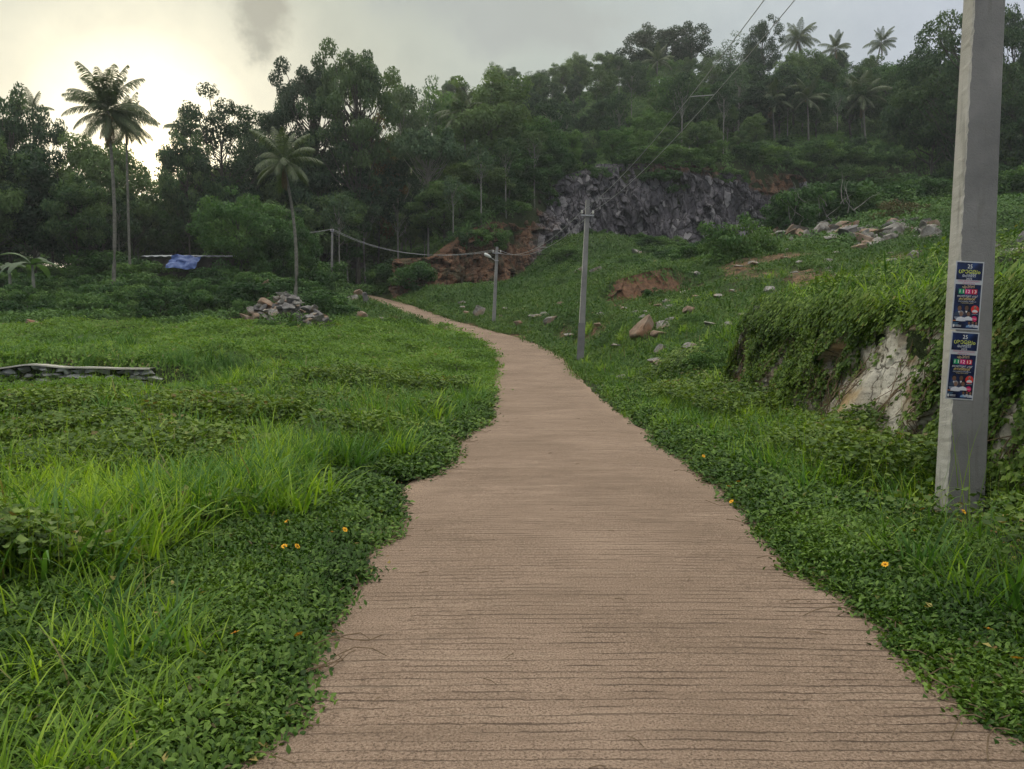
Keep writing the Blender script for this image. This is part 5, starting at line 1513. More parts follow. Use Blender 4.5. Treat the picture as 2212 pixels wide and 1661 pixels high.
for s, sd in ((0, 'left'), (1, 'right')):
    wire(poles['mid'][s], poles['near'][s], .54, '%s power line sweeping up overhead from the slim pole to the large pole' % ('upper' if s == 0 else 'lower'), None, r=.0075)
    wire(poles['far'][s], poles['mid'][s], .95, 'sagging power line between the lamp pole and the slim pole', 'sagging lines between lamp pole and slim pole', r=.011)
    wire(poles['last'][s], poles['far'][s], 1.15, 'power line running in front of the wood from farthest pole to lamp pole', 'lines from the farthest pole to the lamp pole', r=.013)
    eL = P(560, 499, 74); wire(poles['last'][s], (eL[0], eL[1] + s * .6, eL[2]), .3, 'power line leaving the farthest pole towards the trees behind the leaning palm', 'lines leaving the farthest pole', r=.013)
for k_, (tt, lb) in enumerate([(.655, 'thin spacer rod joining the two overhead lines above the hill'), (.18, 'short spacer rod joining the two lines near the slim pole')]):
    mb = MB(); mb.tube([at_w(poles['mid'][0], poles['near'][0], .54, tt), at_w(poles['mid'][1], poles['near'][1], .54, tt + .005)], .007, 6)
    o_ = mb.build('wire_spacer', M['wire']); tag(o_, lb, 'spacer')
mb = MB(); mb.tube([at_w(poles['far'][0], poles['mid'][0], .95, .62), at_w(poles['far'][1], poles['mid'][1], .95, .62)], .012, 6)
o_ = mb.build('wire_spacer', M['wire']); tag(o_, 'spacer rod joining the sagging lines left of the slim pole', 'spacer')

# ---------------------------------------------------------------- posters on the near pole
PC = {}


def pcol(c):
    k = tuple(round(x, 3) for x in c)
    if k not in PC:
        m, nb = new_mat('poster_ink'); b_ = nb.n('ShaderNodeBsdfPrincipled', {'Base Color': (*c, 1), 'Roughness': .45, 'Specular IOR Level': .35}); PC[k] = finish(m, nb, b_.outputs[0])
    return PC[k]


mN, nb = new_mat('poster_night_blue')
pos = nb.n('ShaderNodeTexCoord').outputs['Object']
nz_ = nb.n('ShaderNodeTexNoise', {'Vector': pos, 'Scale': 9.0, 'Detail': 4.0}).outputs[0]
b_ = nb.n('ShaderNodeBsdfPrincipled', {'Base Color': nb.ramp(nz_, [(.4, (.006, .009, .03)), (.6, (.012, .025, .09)), (.75, (.03, .07, .2))]), 'Roughness': .4, 'Specular IOR Level': .35})
M['night'] = finish(mN, nb, b_.outputs[0])


def text_mesh(body, size, w_=None):
    cu = bpy.data.curves.new('lettering', 'FONT'); cu.body = body; cu.size = size; cu.align_x = 'CENTER'; cu.resolution_u = 3
    o_ = bpy.data.objects.new('lettering', cu); COL.objects.link(o_)
    bpy.context.view_layer.update()
    me = bpy.data.meshes.new_from_object(o_.evaluated_get(bpy.context.evaluated_depsgraph_get()))
    bpy.data.objects.remove(o_)
    v = np.array([x.co[:] for x in me.vertices]) if len(me.vertices) else np.zeros((0, 3))
    f = [tuple(p.vertices) for p in me.polygons]
    if w_ and len(v):
        cur = v[:, 0].max() - v[:, 0].min(); v[:, 0] = (v[:, 0] - (v[:, 0].max() + v[:, 0].min()) / 2) * min(1.6, w_ / max(cur, 1e-6))
    return v, f


def poster(corner_tl, width, height, tiltdeg, label):
    """corner_tl: (across, up) on the pole's front face"""
    e = empty('poster', (0, 0, 0), label, 'poster')
    tr = .0035
    ctr = pb + pw * corner_tl[1] + puu * corner_tl[0]
    hd = (.21 + (.15 - .21) * ((corner_tl[1] + .5) / (7.75))) / 2
    # face plane tapers a little: follow it
    fw = (pw + pnn * ((.15 - .21) / 2 / 7.75)).normalized(); fn = puu.cross(fw); fn = fn if fn.y < 0 else -fn
    org = pb + pw * corner_tl[1] + puu * corner_tl[0] + pnn * (hd + tr)
    rm = Matrix((puu, fw, fn)).transposed().to_4x4()
    e.matrix_world = Matrix.Translation(org) @ rm @ Matrix.Rotation(R(tiltdeg), 4, 'Z')

    def flat(name, poly, z, col, par=e, lb=None):
        mb = MB(); n = len(poly); mb.add([(x, y, z) for x, y in poly], [tuple(range(n))])
        o_ = mb.build(name, col if not isinstance(col, tuple) else pcol(col), par); return o_

    def rect(x0, y0, x1, y1): return [(x0, y0), (x1, y0), (x1, y1), (x0, y1)]

    def ell(cx_, cy_, rx, ry, n=20): return [(cx_ + rx * math.cos(2 * math.pi * i / n), cy_ + ry * math.sin(2 * math.pi * i / n)) for i in range(n)]

    W, Hh = width, height
    mb = MB(); mb.box((W / 2, -Hh / 2, -.0008), (W, Hh, .0016)); mb.build('sheet', pcol((.48, .5, .53)), e)
    flat('title_panel', rect(.012, -.012, W - .012, -.012 - .155), .001, M['night']) if False else None
    mg = .011
    flat('title_panel', rect(mg, -.165, W - mg, -mg), .0012, M['night'])
    flat('body_panel', rect(mg, -Hh + mg, W - mg, -.205), .0012, M['night'])

    def text(body, cx_, y, size, col, w_=None, par=e):
        v, f = text_mesh(body, size, w_)
        if not len(v): return
        v = v + np.array([cx_, y, .0024]); mesh_obj('lettering', v, f, pcol(col), par)
    c = W / 2
    text('25', c, -.062, .05, (.8, .82, .8), .042)
    text('ശാലേം'.replace('ലേ', 'േല'), c, -.108, .058, (.62, .68, .12), .19)
    text('െഫസ്റ്റ്', c, -.14, .040, (.72, .76, .82), .12)
    text('2025', c, -.162, .022, (.8, .8, .82), .052)
    text('നിങ്ങൾ മുമ്പിൽ ക്ഷണിക്കുന്നു', c, -.182, .018, (.45, .03, .16), .19); text('ദൈവസ്നേഹം', c, -.200, .016, (.45, .03, .16), .11)
    text('ഏപ്രിൽ', c, -.236, .034, (.75, .55, .30), .11)
    for i, (n_, col) in enumerate([('11', (.01, .28, .11)), ('12', (.62, .02, .18)), ('13', (.55, .02, .05))]):
        x0 = c - .082 + i * .056
        p_ = flat('date_block', rect(x0, -.290, x0 + .052, -.246), .002, col)
        v, f = text_mesh(n_, .040, .036); mesh_obj('numeral', v + np.array([x0 + .026, -.281, .0032]), f, pcol((.85, .85, .85)), p_)
    text('ജോൺസൺ ഹാൾ', c, -.318, .026, (.72, .72, .76), .18)
    text('കവടിയാർ', c, -.344, .034, (.78, .60, .22), .15)
    text('ദേവാലയ സമീപം', c, -.361, .016, (.55, .58, .68), .16)
    text('വൈകിട്ട് 6 മണി', c, -.374, .011, (.7, .6, .3), .11)
    # portraits of speakers: plain generic heads and shoulders
    skin = [(.16, .09, .06), (.2, .11, .075), (.24, .14, .10), (.14, .08, .055)]; hair = (.012, .012, .014)

    def bust(cx_, cy_, s, sk, cloth, z, grey=False, par=e):
        p_ = flat('portrait', [(cx_ + x * s, cy_ + y * s) for x, y in [(-1.25, -1.9), (1.25, -1.9), (1.15, -1.25), (.75, -.95), (.3, -.8), (0, -1.1), (-.3, -.8), (-.75, -.95), (-1.15, -1.25)]], z, cloth, par)
        flat('hair', ell(cx_, cy_ + .18 * s, .58 * s, .68 * s), z + .0004, (.25, .25, .26) if grey else hair, p_)
        flat('face', ell(cx_, cy_ - .06 * s, .47 * s, .60 * s), z + .0008, sk, p_)
        for sx in (-1, 1): flat('eye', ell(cx_ + sx * .19 * s, cy_ + .02 * s, .09 * s, .05 * s, 8), z + .0012, (.02, .015, .015), p_)
        flat('mouth', ell(cx_, cy_ - .34 * s, .15 * s, .035 * s, 8), z + .0012, (.12, .03, .03), p_)
        flat('collar', [(cx_ - .28 * s, cy_ - .75 * s), (cx_ + .28 * s, cy_ - .75 * s), (cx_, cy_ - 1.35 * s)], z + .0004, (.7, .7, .72), p_)
    x0 = W * .36
    flat('round_ground', [(x0 + .07 * math.cos(a), -.492 + .045 * math.sin(a)) for a in np.linspace(math.pi * 1.02, math.pi * 1.98, 18)], .0018, (.22, .25, .32))
    bust(W * .25, -.418, .036, skin[0], (.04, .06, .10), .0022); bust(W * .50, -.414, .035, skin[3], (.05, .045, .06), .0024)
    bust(W * .32, -.468, .034, skin[2], (.6, .62, .68), .0038, True); bust(W * .58, -.465, .031, skin[1], (.62, .64, .7), .0034)
    flat('red_disc', ell(W * .80, -.425, .036, .036), .002, (.6, .04, .03)); bust(W * .80, -.412, .020, skin[2], (.62, .62, .66), .0028, True)
    flat('pink_disc', ell(W * .80, -.510, .025, .025), .002, (.58, .02, .12)); text('FREE', W * .80, -.514, .014, (.8, .7, .7), .034)
    text('അതിഥി', W * .80, -.470, .011, (.6, .62, .65), .05)
    flat('orange_strip', rect(mg, -.532, W * .26, -.526), .002, (.62, .22, .06))
    for i in range(4): flat('small_print', rect(W * .06, -.546 - i * .009, W * (.26 - .03 * (i % 2)), -.549 - i * .009), .0018, (.10, .22, .35))
    flat('crest', rect(W * .06, -Hh + .022, W * .12, -Hh + .046), .002, (.6, .6, .62))
    for i in range(2): flat('small_print', rect(W * .15, -Hh + .027 + i * .01, W * .36, -Hh + .031 + i * .01), .0018, (.5, .5, .52))
    for i in range(3): bust(W * (.63 + .125 * i), -Hh + .062 + .004 * (i % 2), .021, skin[i], [(.16, .28, .5), (.4, .42, .5), (.5, .52, .6)][i], .0022 + .0016 * (i == 1))
    return e


def face_uv(px, py):
    """pole-face coordinates (across, up) of a pixel"""
    o_ = Vector((0, 0, CAMZ)) * 1.0
    t_ = P(px, py, 1.0); d = Vector(t_) - o_
    n_ = pnn; k_ = (pb + pnn * .1 - o_).dot(n_) / d.dot(n_); h = o_ + d * k_ - pb
    return h.dot(puu), h.dot(pw)


a_ = face_uv(2066, 563); b_ = face_uv(2127, 566); c_ = face_uv(2058, 711)
poster(a_, (Vector(b_) - Vector(a_)).length, (Vector(c_) - Vector(a_)).length, math.degrees(math.atan2(b_[1] - a_[1], b_[0] - a_[0])), 'upper of two dark blue festival posters pasted on the large concrete pole')
a_ = face_uv(2056, 715); b_ = face_uv(2116, 719); c_ = face_uv(2044, 861)
poster(a_, (Vector(b_) - Vector(a_)).length, (Vector(c_) - Vector(a_)).length, math.degrees(math.atan2(b_[1] - a_[1], b_[0] - a_[0])), 'lower of two dark blue festival posters pasted on the large concrete pole')


# ---------------------------------------------------------------- boulders and rubble
def boulder_mesh(seed, sx, sy, sz, mat, n=14, name='boulder', tilt=0.0):
    rg = np.random.default_rng(seed)
    import bmesh
    bm = bmesh.new(); bmesh.ops.create_icosphere(bm, subdivisions=4, radius=1.0)
    v = np.array([x.co[:] for x in bm.verts]); f = [tuple(q.index for q in fc.verts) for fc in bm.faces]; bm.free()
    N = rg.normal(0, 1, (n, 3)); N /= np.linalg.norm(N, axis=1)[:, None]; D = rg.uniform(.30, .72, n)
    for a, d in zip(N, D):
        k = v @ a; o_ = k > d; v[o_] -= np.outer(k[o_] - d, a)
    v += v * ((fbm(v[:, 0] * 2.5 + seed, v[:, 1] * 2.5 + v[:, 2] * 2, seed) - .5) * .16)[:, None]
    v += v * ((fbm(v[:, 0] * 9 + seed, v[:, 1] * 9 + v[:, 2] * 7, seed + 3) - .5) * .07)[:, None]
    v /= np.abs(v).max(0)
    v = v * np.array([sx, sy, sz]); c, s_ = math.cos(tilt), math.sin(tilt)
    v = np.c_[v[:, 0] * c - v[:, 2] * s_, v[:, 1], v[:, 0] * s_ + v[:, 2] * c]
    return mesh_obj(name, v, np.array(f), M[mat], link=False).data


def boulder(px, py, wpx, hpx, Y, mat, label, seed, sink=.3, tilt=0.0, group=None, name='boulder', cat='boulder', z=None):
    """px,py: centre of the visible stone; sizes in photo pixels"""
    q = HIT(px, py + hpx * .42, min(20.0, Y * .3)); Y = q[1]; k = Y / FPX; q = P(px, py, Y + wpx * k * .25); Y = q[1]
    sx, sz = wpx * k / 2, hpx * k / 2 * (1 + sink)
    o_ = bpy.data.objects.new(name, boulder_mesh(seed, sx, sx * .8, sz, mat, tilt=tilt)); COL.objects.link(o_)
    zz = q[2] - hpx * k / 2 * sink * .6
    if z == 'g': zz = gz(q[0], Y) + sz * (1 - sink) * .5
    o_.location = (q[0], Y, zz + .12 + .1 * (Y > 40)); o_.scale = (1.15, 1.15, 1.2); tag(o_, label, cat, group); return o_


BLD = [
    (1036, 678, 26, 26, 49, 'rock_pale', 'white angular boulder in the grass left of the lamp pole', 1, .1),
    (1078, 607, 20, 14, 62, 'rock_pale', 'small white block on the grassy rise behind the lamp pole', 2, .2),
    (1066, 618, 9, 8, 60, 'rock_pale', 'little pale stone beside the lamp pole shaft, below the white block', 3, .2),
    (1000, 660, 22, 9, 54, 'rock_pale', 'flat pale stone lying in grass above the red verge', 4, .2),
    (998, 671, 16, 7, 53, 'rock_pale', 'narrow pale slab just below the flat pale stone above the red verge', 5, .2),
    (1006, 680, 14, 9, 52, 'rock_brown', 'tan wedge shaped stone next to the white angular boulder', 6, .2),
    (776, 689, 34, 15, 54, 'rock_brown', 'rounded tan boulder at the far edge of the field below the road', 7, .35),
    (824, 697, 24, 12, 52, 'rock_pale', 'pale cream stone lying at the foot of the earth bank', 8, .3),
    (1163, 688, 30, 8, 43, 'rock_pale', 'low flat white stone on the slope between the two poles', 9, .3),
    (1178, 686, 20, 8, 42, 'rock_pale', 'second flat white stone on the slope, touching the first', 10, .3),
    (1190, 700, 34, 14, 41, 'rock_pale', 'tilted pale slab left of the slim pole', 11, .4, .45),
    (1122, 706, 22, 9, 43, 'rock_brown', 'half buried tan stone by the verge right of the lamp pole', 12, .35),
    (1395, 714, 62, 40, 30, 'rock_brown', 'large brown boulder on the slope right of the slim pole', 13, .45),
    (1432, 710, 34, 17, 29.4, 'rock_pale', 'grey white rock leaning on the right side of the large brown boulder', 14, .4),
    (1424, 762, 30, 18, 24.5, 'rock_pale', 'pale rock half grown over by weeds below the brown boulder', 15, .3),
    (1978, 560, 32, 20, 38, 'rock_pale', 'cream block with a flat top on the crest left of the near pole', 16, .25),
    (1543, 559, 24, 11, 54, 'rock_pale', 'whitish flat block on the crest below the bright green bush', 17, .25),
    (1585, 545, 24, 12, 59, 'rock_pale', 'pale rounded stone peeping from the large bright green bush', 18, .25),
    (1383, 552, 36, 14, 70, 'rock_pale', 'heap of pale slabs lying in bushes below the quarry', 19, .2),
    (1250, 590, 26, 14, 64, 'rock_pale', 'white stone just left of the slim pole in the far bushes', 20, .2),
    (1290, 588, 30, 14, 64, 'rock_pale', 'white stone just right of the slim pole in the far bushes', 21, .2),
    (1625, 575, 30, 7, 50, 'rock_pale', 'long low pale stone on the crest of the mound', 22, .2),
    (570, 634, 38, 46, 51, 'rock_brown', 'largest pinkish brown boulder at the top of the rubble heap', 23, .25),
    (600, 630, 22, 26, 51.5, 'rock_dark', 'upright dark stone beside the pinkish boulder of the heap', 24, .2),
    (860, 586, 52, 26, 70, 'rock_pale', 'big pale slab jutting out of the dark bushes above the far road', 25, .1, .25),
    (780, 590, 46, 44, 73, 'rock_dark', 'grey cracked rock outcrop among bushes right of the farthest pole', 26, .3),
    (822, 598, 20, 30, 72, 'rock_dark', 'narrow grey rock between the cracked outcrop and the jutting slab', 27, .3),
    (765, 652, 32, 16, 58, 'rock_pale', 'flat pale slabs at the left edge of the far road', 28, .3),
    (772, 640, 22, 18, 62, 'rock_brown', 'brown rock above the flat slabs beside the far road', 29, .3),
    (792, 652, 16, 26, 60, 'rock_dark', 'upright grey rock right of the flat slabs beside the far road', 30, .3),
    (70, 705, 40, 15, 45, 'rock_brown', 'tan rock at the far left edge of the field by the scrub', 31, .3),
    (30, 733, 64, 14, 35, 'rock_brown', 'low reddish earth covered rock lying in the field at left', 32, .3),
    (172, 735, 48, 9, 34, 'rock_dark', 'dark flat stones lying in the field above the stone wall', 33, .3),
    (655, 690, 16, 10, 47, 'rock_pale', 'small white stone right of the leaning palm trunk', 34, .2),
    (660, 678, 10, 14, 48, 'rock_pale', 'upright small white stone behind the one right of the palm', 35, .2, .5),
    (1650, 684, 46, 24, 22, 'rock_pale', 'light grey rocks showing on top of the rocky bank at its far end', 36, .4),
    (1690, 672, 34, 22, 22, 'rock_pale', 'square grey rock right beside the light rocks on the bank', 37, .4),
    (2150, 548, 46, 34, 36, 'rock_pale', 'pale boulder immediately right of the near pole', 38, .3),
    (2185, 556, 60, 24, 35, 'rock_pale', 'long pale boulder right of the near pole, second from it', 39, .3),
    (2175, 580, 40, 18, 33, 'rock_pale', 'flat pale slab in front of the boulders right of the near pole', 40, .3),
    (2205, 530, 40, 36, 38, 'rock_dark', 'dark brown boulder at the right margin above the pale ones', 41, .3),
]
for r_ in BLD:
    px, py, wp, hp, Y, mt, lb, sd, sk = r_[:9]
    boulder(px, py, wp, hp, Y, mt, lb, sd, sk, r_[9] if len(r_) > 9 else 0.0)

# heap of broken stone by the leaning palm
rg = np.random.default_rng(131)
protos = [boulder_mesh(200 + i, .46, .26 + .05 * (i % 2), .11 + .07 * (i % 3), 'rock_brown' if i == 4 else 'rock_pale', 7) for i in range(6)]
protos_d = [boulder_mesh(210 + i, .4, .3, .2, 'rock_dark', 9) for i in range(3)]


def rubble(cells, Y0, label, group, smin, smax, seed, dark=.25):
    rg = np.random.default_rng(seed)
    for px, py in cells:
        Y = Y0 + rg.uniform(-.6, .6) if not callable(Y0) else Y0(px, py)
        q = P(px, py, Y); q = HIT(px, py + 3, 20.0) if callable(Y0) and Y > 5 else P(px, py, 47.4 + (705 - py) * .035); Y = q[1] + .1; me = protos_d[rg.integers(0, 3)] if rg.uniform() < dark else protos[rg.integers(0, 6)]
        o_ = bpy.data.objects.new('broken_stone', me); COL.objects.link(o_); s = rg.uniform(smin, smax) * (Y / 50); o_.location = (q[0], Y, q[2] + .25 + .3 * (px < 1840))
        o_.scale = (s, s, s * rg.uniform(.8, 1.5)); o_.rotation_euler = (rg.uniform(-.5, .5), rg.uniform(-.6, .6), rg.uniform(0, 6.28)); tag(o_, label, 'stone', group)


hc = HIT(600, 704, 30); hc[1] += 2.0; hc[2] = gz(hc[0], hc[1])
for i in range(84):
    h_ = rg.uniform(0, 1) ** 1.5; rr = ((1 - h_) * 1.7 + .1) * rg.uniform(.75, 1.35); a = rg.uniform(-math.pi, 0) if rg.uniform() < .8 else rg.uniform(0, 3.1)
    me = protos_d[rg.integers(0, 3)] if rg.uniform() < .3 else protos[rg.integers(0, 6)]
    o_ = bpy.data.objects.new('broken_stone', me); COL.objects.link(o_); s = rg.uniform(.55, 1.25)
    o_.location = (hc[0] + rr * math.cos(a) * 1.25 - .3 * h_, hc[1] + rr * math.sin(a) * .8, hc[2] + h_ * 1.8 + .1); o_.scale = (s, s, s * rg.uniform(.8, 1.5))
    o_.rotation_euler = (rg.uniform(-.6, .6), rg.uniform(-.7, .7), rg.uniform(0, 6.28)); tag(o_, 'broken pale stone in the rubble heap left of the leaning palm', 'stone', 'stones of the rubble heap')
mb_ = boulder_mesh(260, 1.4, 1.0, 1.25, 'rock_dark', 12)
o_ = bpy.data.objects.new('boulder', mb_); COL.objects.link(o_); o_.location = (hc[0], hc[1] + .5, hc[2] + .2); tag(o_, 'dark mass of stone forming the core of the rubble heap', 'boulder')
# rubble line along the foot of the wooded slope
rg = np.random.default_rng(141); cells = []
for i in range(120):
    px = rg.uniform(1640, 2030)
    base = np.interp(px, [1640, 1760, 1850, 1900, 1960, 2030], [522, 516, 508, 492, 468, 490])
    cells.append((px, base + rg.normal(0, 5) + (px > 1850) * rg.uniform(0, 34)))
rubble(cells, lambda px, py: float(np.interp(px, [1640, 2030], [61, 60])), 'broken white stone in the spill of rubble below the wooded slope', 'stones spilled below the slope', .7, 2.2, 142, .12)
# loose little stones on slope and field edges
rg = np.random.default_rng(151)
for i in range(150):
    px = rg.uniform(880, 2020); py_ = 0; Y = rg.uniform(24, 56); x = P(px, 600, Y)[0]; lat, _ = road_ld([x], [Y])
    if lat[0] < 1.9: continue
    o_ = bpy.data.objects.new('loose_stone', protos[rg.integers(0, 6)]); COL.objects.link(o_); s = rg.uniform(.3, 1.0)
    o_.location = (x, Y, gz(x, Y) + .14 * s + .14); o_.scale = (s, s, s); o_.rotation_euler = (0, 0, rg.uniform(0, 6)); tag(o_, 'small pale stone lying loose on the grassy slope', 'stone', 'loose stones on the slope')

# ---------------------------------------------------------------- dry stone retaining wall at the field's near edge
e = empty('stone_wall', (-17, 20.25, gz(-13, 19.6)), 'low grey rubble stone retaining wall with a flat cap at the edge of the field', 'wall')
rg = np.random.default_rng(161)
x = -19.0; stones = MB(); import bmesh
wz = lambda x_: gz(x_, 20.9)
sv = []; sf2 = []
while x < -9.9:
    for row in range(5):
        w_ = rg.uniform(.2, .48); h_ = rg.uniform(.13, .2)
        me = boulder_mesh(int(rg.integers(0, 9999)), w_ / 2 * 1.08, .16, h_ / 2 * 1.1, 'rock_wall', 8)
        v = np.array([q.co[:] for q in me.vertices]); f = [tuple(p.vertices) for p in me.polygons]; bpy.data.meshes.remove(me)
        k = sum(len(a) for a in sv); sv.append(v + np.array([x + rg.uniform(0, .3) + 17, rg.uniform(-.03, .03), wz(x) - .16 - row * .17 - e.location.z])); sf2 += [tuple(i + k for i in q) for q in f]
    x += .31
mesh_obj('stonework', np.concatenate(sv), np.array(sf2), M['rock_wall'], e)
mb = MB(); xs_ = np.linspace(-19, -9.8, 40)
for a, c in zip(xs_[:-1], xs_[1:]):
    za, zc = wz(a) - .08 - e.location.z, wz(c) - .08 - e.location.z
    a2, c2 = a + 17, c + 17
    mb.add([(a2, -.22, za), (c2, -.22, zc), (c2, .22, zc), (a2, .22, za), (a2, -.22, za + .04), (c2, -.22, zc + .04), (c2, .22, zc + .04), (a2, .22, za + .04)], [(0, 1, 5, 4), (4, 5, 6, 7), (3, 2, 6, 7)])
mb.build('coping', M['conc_lit_coping'], e)

# ---------------------------------------------------------------- shed with blue tarpaulin behind the scrub
M['shedwall'] = simple_mat('weathered_boards', (.05, .045, .04), (.11, .10, .09), 2, bump=.3)
M['roofsheet'] = simple_mat('roof_sheet', (.25, .27, .29), (.38, .40, .42), 1.5, rough=.6, bump=.2)
M['tarp'] = simple_mat('blue_tarpaulin', (.02, .05, .20), (.12, .19, .42), 3.0, rough=.45, bump=.8, bscale=3)
q = P(400, 600, 60); e = empty('shed', (q[0], 60, gz(q[0], 60)), 'low dark shed with thin metal sheet roof hidden behind the scrub', 'shed')
zr = P(400, 551, 60)[2] - e.location.z
mb = MB(); mb.box((.3, 1.6, zr / 2 - .1), (6.2, 2.6, zr - .2)); mb.build('walls', M['shedwall'], e)
mb = MB()
n_ = 48
for i in range(n_):
    x0, x1 = -3.4 + 7.0 * i / n_, -3.4 + 7.0 * (i + 1) / n_; z0, z1 = .04 * math.sin(i * 1.3), .04 * math.sin((i + 1) * 1.3)
    mb.add([(x0, -.3, zr - .12 + z0), (x1, -.3, zr - .12 + z1), (x1, 3.2, zr + .35 + z1), (x0, 3.2, zr + .35 + z0), (x0, -.3, zr - .16 + z0), (x1, -.3, zr - .16 + z1), (x1, 3.2, zr + .31 + z1), (x0, 3.2, zr + .31 + z0)], [(0, 1, 2, 3), (4, 5, 1, 0), (7, 6, 5, 4)])
mb.build('roof', M['roofsheet'], e)
gx_, gy_ = np.meshgrid(np.linspace(0, 1, 22), np.linspace(0, 1, 16), indexing='ij')
a = P(372, 552, 59.6); b_ = P(436, 553, 59.6); c_ = P(356, 577, 58.6); d_ = P(420, 579, 58.6)
Q = (a * (1 - gx_)[..., None] + b_ * gx_[..., None]) * (1 - gy_)[..., None] + (c_ * (1 - gx_)[..., None] + d_ * gx_[..., None]) * gy_[..., None]
Q[..., 2] += (fbm(gx_ * 5, gy_ * 4, 5) - .5) * .35; Q[..., 1] += (fbm(gx_ * 6, gy_ * 5, 8) - .5) * .5
ii = np.arange(22 * 16).reshape(22, 16); f = np.stack([ii[:-1, :-1].ravel(), ii[1:, :-1].ravel(), ii[1:, 1:].ravel(), ii[:-1, 1:].ravel()], 1)
o_ = mesh_obj('tarpaulin', Q.reshape(-1, 3), f, M['tarp'], smooth=True); tag(o_, 'crumpled blue tarpaulin draped over the edge of the shed roof', 'tarpaulin')

# ---------------------------------------------------------------- banana plants at left
def banana(px, py, Y, label, seed, s=1.0):
    rg = np.random.default_rng(seed); q = P(px, py, Y); e = empty('banana_plant', (q[0], Y, gz(q[0], Y)), label, 'plant')
    hh_ = q[2] - gz(q[0], Y); mb = MB(); mb.tube([(0, 0, -.2), (.03, 0, hh_ * .5), (0, 0, hh_)], [.14, .11, .07], 8); mb.build('stem', M['bark_pale'], e, True)
    for k in range(8):
        L_ = rg.uniform(1.6, 2.3) * s; a = 2 * math.pi * k / 8 + rg.uniform(-.3, .3); el_ = rg.uniform(.2, 1.1); V = []; F = []; p = np.array([0, 0, hh_]); n = 12
        for i in range(n + 1):
            t = i / n; w_ = .26 * s * math.sin(math.pi * min(1, t * .93 + .07)) ** .6 * (t > .05); side = np.array([-math.sin(a), math.cos(a), 0])
            V += [p - side * w_ + (0, 0, -.3 * w_), p, p + side * w_ + (0, 0, -.3 * w_)]
            p = p + np.array([math.cos(a) * math.cos(el_), math.sin(a) * math.cos(el_), math.sin(el_)]) * L_ / n; el_ -= 1.7 / n
        for i in range(n):
            F += [(3 * i, 3 * i + 1, 3 * i + 4, 3 * i + 3), (3 * i + 1, 3 * i + 2, 3 * i + 5, 3 * i + 4)]
        mesh_obj('leaf', np.array(V), np.array(F), M['banana'], e, attr=np.full(len(V), rg.uniform(.2, .9)))


M['banana'] = leaf_mat('banana_leaves', (.03, .07, .03), (.045, .10, .04), (.07, .14, .055), trans=.35, gloss=.08)
banana(70, 572, 50.5, 'banana plant with long drooping leaves behind the scrub at the left margin', 171, 1.1)
banana(20, 578, 51, 'smaller banana plant partly hidden beside the drooping leaved one', 172, .8)

# ---------------------------------------------------------------- yellow daisies
mb = MB()
for i in range(9):
    a = 2 * math.pi * i / 9; c, s_ = math.cos(a), math.sin(a); r1 = .026 if i % 2 else .023
    mb.add([(c * .005, s_ * .005, 0), (c * .016 - s_ * .006, s_ * .016 + c * .006, .003), (c * r1, s_ * r1, .001), (c * .016 + s_ * .006, s_ * .016 - c * .006, .003)], [(0, 3, 2, 1)])
petm = mesh_obj('petals', mb.v, mb.f, M['bloom'], link=False).data
mb = MB(); mb.tube([(0, 0, -.002), (0, 0, .004), (0, 0, .007)], [.007, .0065, .002], 8); cenm = mesh_obj('centre', mb.v, mb.f, M['bloom_c'], link=False).data
mb = MB(); mb.tube([(0, 0, 0), (.006, 0, -.05), (0, .004, -.13)], .0016, 5, False); stm = mesh_obj('stem', mb.v, mb.f, M['creeper'], link=False, attr=[.5] * len(mb.v)).data
FL = [(614, 1180), (642, 1180), (717, 1149), (152, 1287), (645, 1370), (508, 1366), (620, 1127), (745, 1144), (1575, 1050), (1595, 1040), (1607, 984), (1683, 1044), (1912, 1219), (2082, 1105), (2135, 1358), (2195, 1421), (1992, 1100), (1975, 1146), (1580, 1083), (1520, 985), (1640, 990)]
for i, (px, py) in enumerate(FL):
    q = PZ(px, py, .17); side = 'left' if px < 1100 else 'right'
    e = empty('flower', (q[0], q[1], .17), 'yellow orange daisy standing in the creeper on the %s side of the road' % side, 'flower', 'daisies in the creeper on the %s of the road' % side)
    e.rotation_euler = (.55 + .3 * math.sin(i * 2.1), .3 * math.sin(i), i); s = 1.0; e.scale = (s, s, s)
    for nm, me in (('petals', petm), ('centre', cenm), ('stem', stm)):
        o_ = bpy.data.objects.new(nm, me); COL.objects.link(o_); o_.parent = e

# ---------------------------------------------------------------- litter on the road
rg = np.random.default_rng(181)
n = 2600; Y = 2.2 + 22 * rg.uniform(0, 1, n) ** 1.8; le, re = edges_lat(np.zeros(n), Y); cxr = np.interp(Y, RC[:, 1], RC[:, 0])
u = rg.uniform(0, 1, n); u = np.where(rg.uniform(0, 1, n) < .5, u ** 3 * .3, 1 - u ** 3 * .3) * 1.0
u = np.where(rg.uniform(0, 1, n) < .5, rg.uniform(0, 1, n), u)
X = cxr + le + (re - le) * u
oc = T(); oc.add([(0, 0, .6), (1, 0, 0), (0, 1, 0), (-1, 0, 0), (0, -1, 0), (0, 0, -.3)], [(0, 1, 2, 2), (0, 2, 3, 3), (0, 3, 4, 4), (0, 4, 1, 1)], .5)
V, F, A_ = scatter_arrays([oc.arr()], np.c_[X, Y, np.interp(Y, RC[:, 1], RC[:, 2]) + .012], rg.uniform(0, 6, n), rg.uniform(.0015, .0065, n) * np.interp(Y, [2, 20], [1, 1.8]), np.zeros(n, int), None, rg.uniform(0, 1, n))
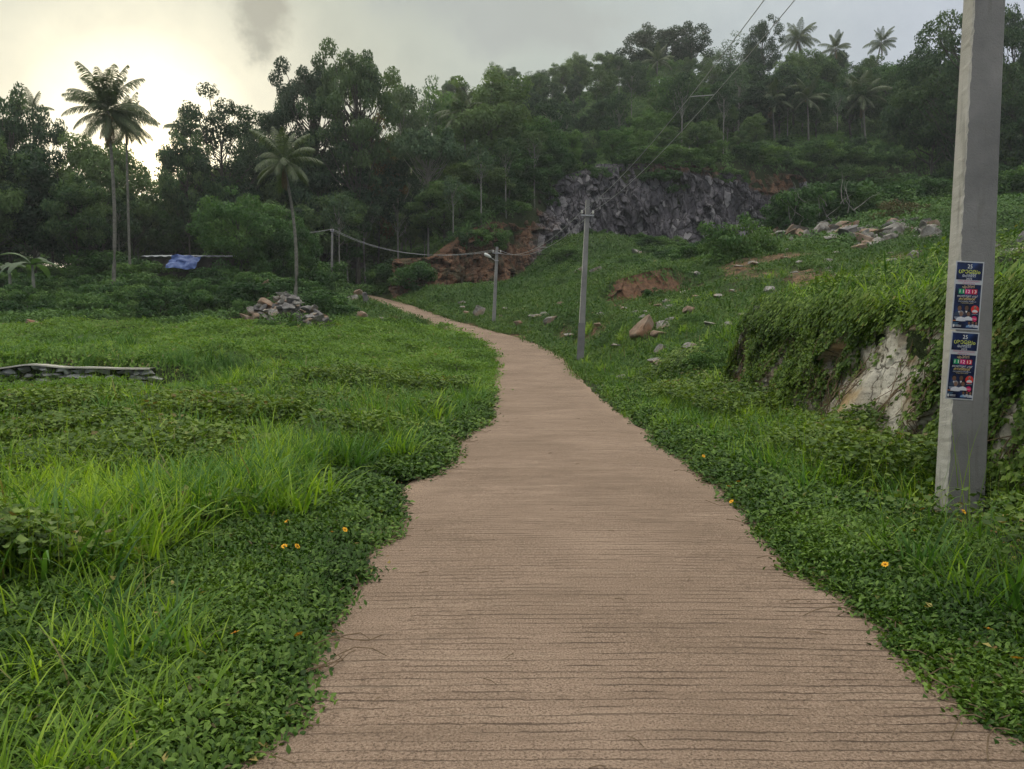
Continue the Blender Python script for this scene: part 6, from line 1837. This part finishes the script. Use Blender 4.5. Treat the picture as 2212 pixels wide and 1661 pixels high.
o_ = mesh_obj('gravel', V, F, simple_mat('grit', (.10, .075, .055), (.42, .34, .27), 9, bump=0), attr=A_); tag(o_, 'scattered grit and pebbles on the concrete road', None, None, 'stuff')
mb = MB()
for i in range(46):
    y = 2.4 + 13 * rg.uniform() ** 1.5; le, re = edges_lat(np.array([0.]), np.array([y])); cxr = np.interp(y, RC[:, 1], RC[:, 0]); x = cxr + le[0] + (re[0] - le[0]) * (rg.uniform(0, 1) if rg.uniform() < .4 else (rg.uniform(0, .12) if rg.uniform() < .6 else rg.uniform(.9, 1)))
    a = rg.uniform(0, 3.1); L_ = rg.uniform(.02, .10); c, s_ = math.cos(a), math.sin(a)
    mb.tube([(x, y, .018), (x + c * L_ * .5 + .005, y + s_ * L_ * .5, .024), (x + c * L_, y + s_ * L_, .018)], .0022, 4)
o_ = mb.build('twigs', M['stem']); tag(o_, 'short dry twigs and dead leaves scattered on the road', None, None, 'stuff')

# bare dead branches and roots lying against the thicket
mb = MB(); rg = np.random.default_rng(191)
for i in range(22):
    q = P(rg.uniform(1700, 1860), rg.uniform(430, 500), 66); a = rg.uniform(.2, 2.9); L_ = rg.uniform(1.2, 3.2); p = np.array(q); pts_ = [p.copy()]
    for k in range(6):
        p = p + np.array([math.cos(a), rg.uniform(-.3, .3), math.sin(a)]) * L_ / 6; a += rg.normal(0, .25); pts_.append(p.copy())
    mb.tube(pts_, [.05 * (1 - .13 * k) for k in range(7)], 5, False)
o_ = mb.build('dead_branches', M['bark_pale']); tag(o_, 'tangle of bare dead branches and roots lying against the thicket right of the quarry', None, None, 'stuff')

# ---------------------------------------------------------------- haze in the air
hz, nb = new_mat('haze'); out_ = nb.n('ShaderNodeOutputMaterial')
pv = nb.n('ShaderNodeVolumePrincipled', {'Color': (.80, .86, .86, 1), 'Density': .0005, 'Anisotropy': .3})
hz.node_tree.links.new(pv.outputs[0], out_.inputs['Volume'])
zmin = float(GZ.min()) - 1; mb = MB(); mb.box((0, 180, (zmin + 88) / 2), (620, 470, 88 - zmin))
o_ = mb.build('haze', hz); tag(o_, 'thin evening haze hanging over the hillside', None, None, 'stuff')
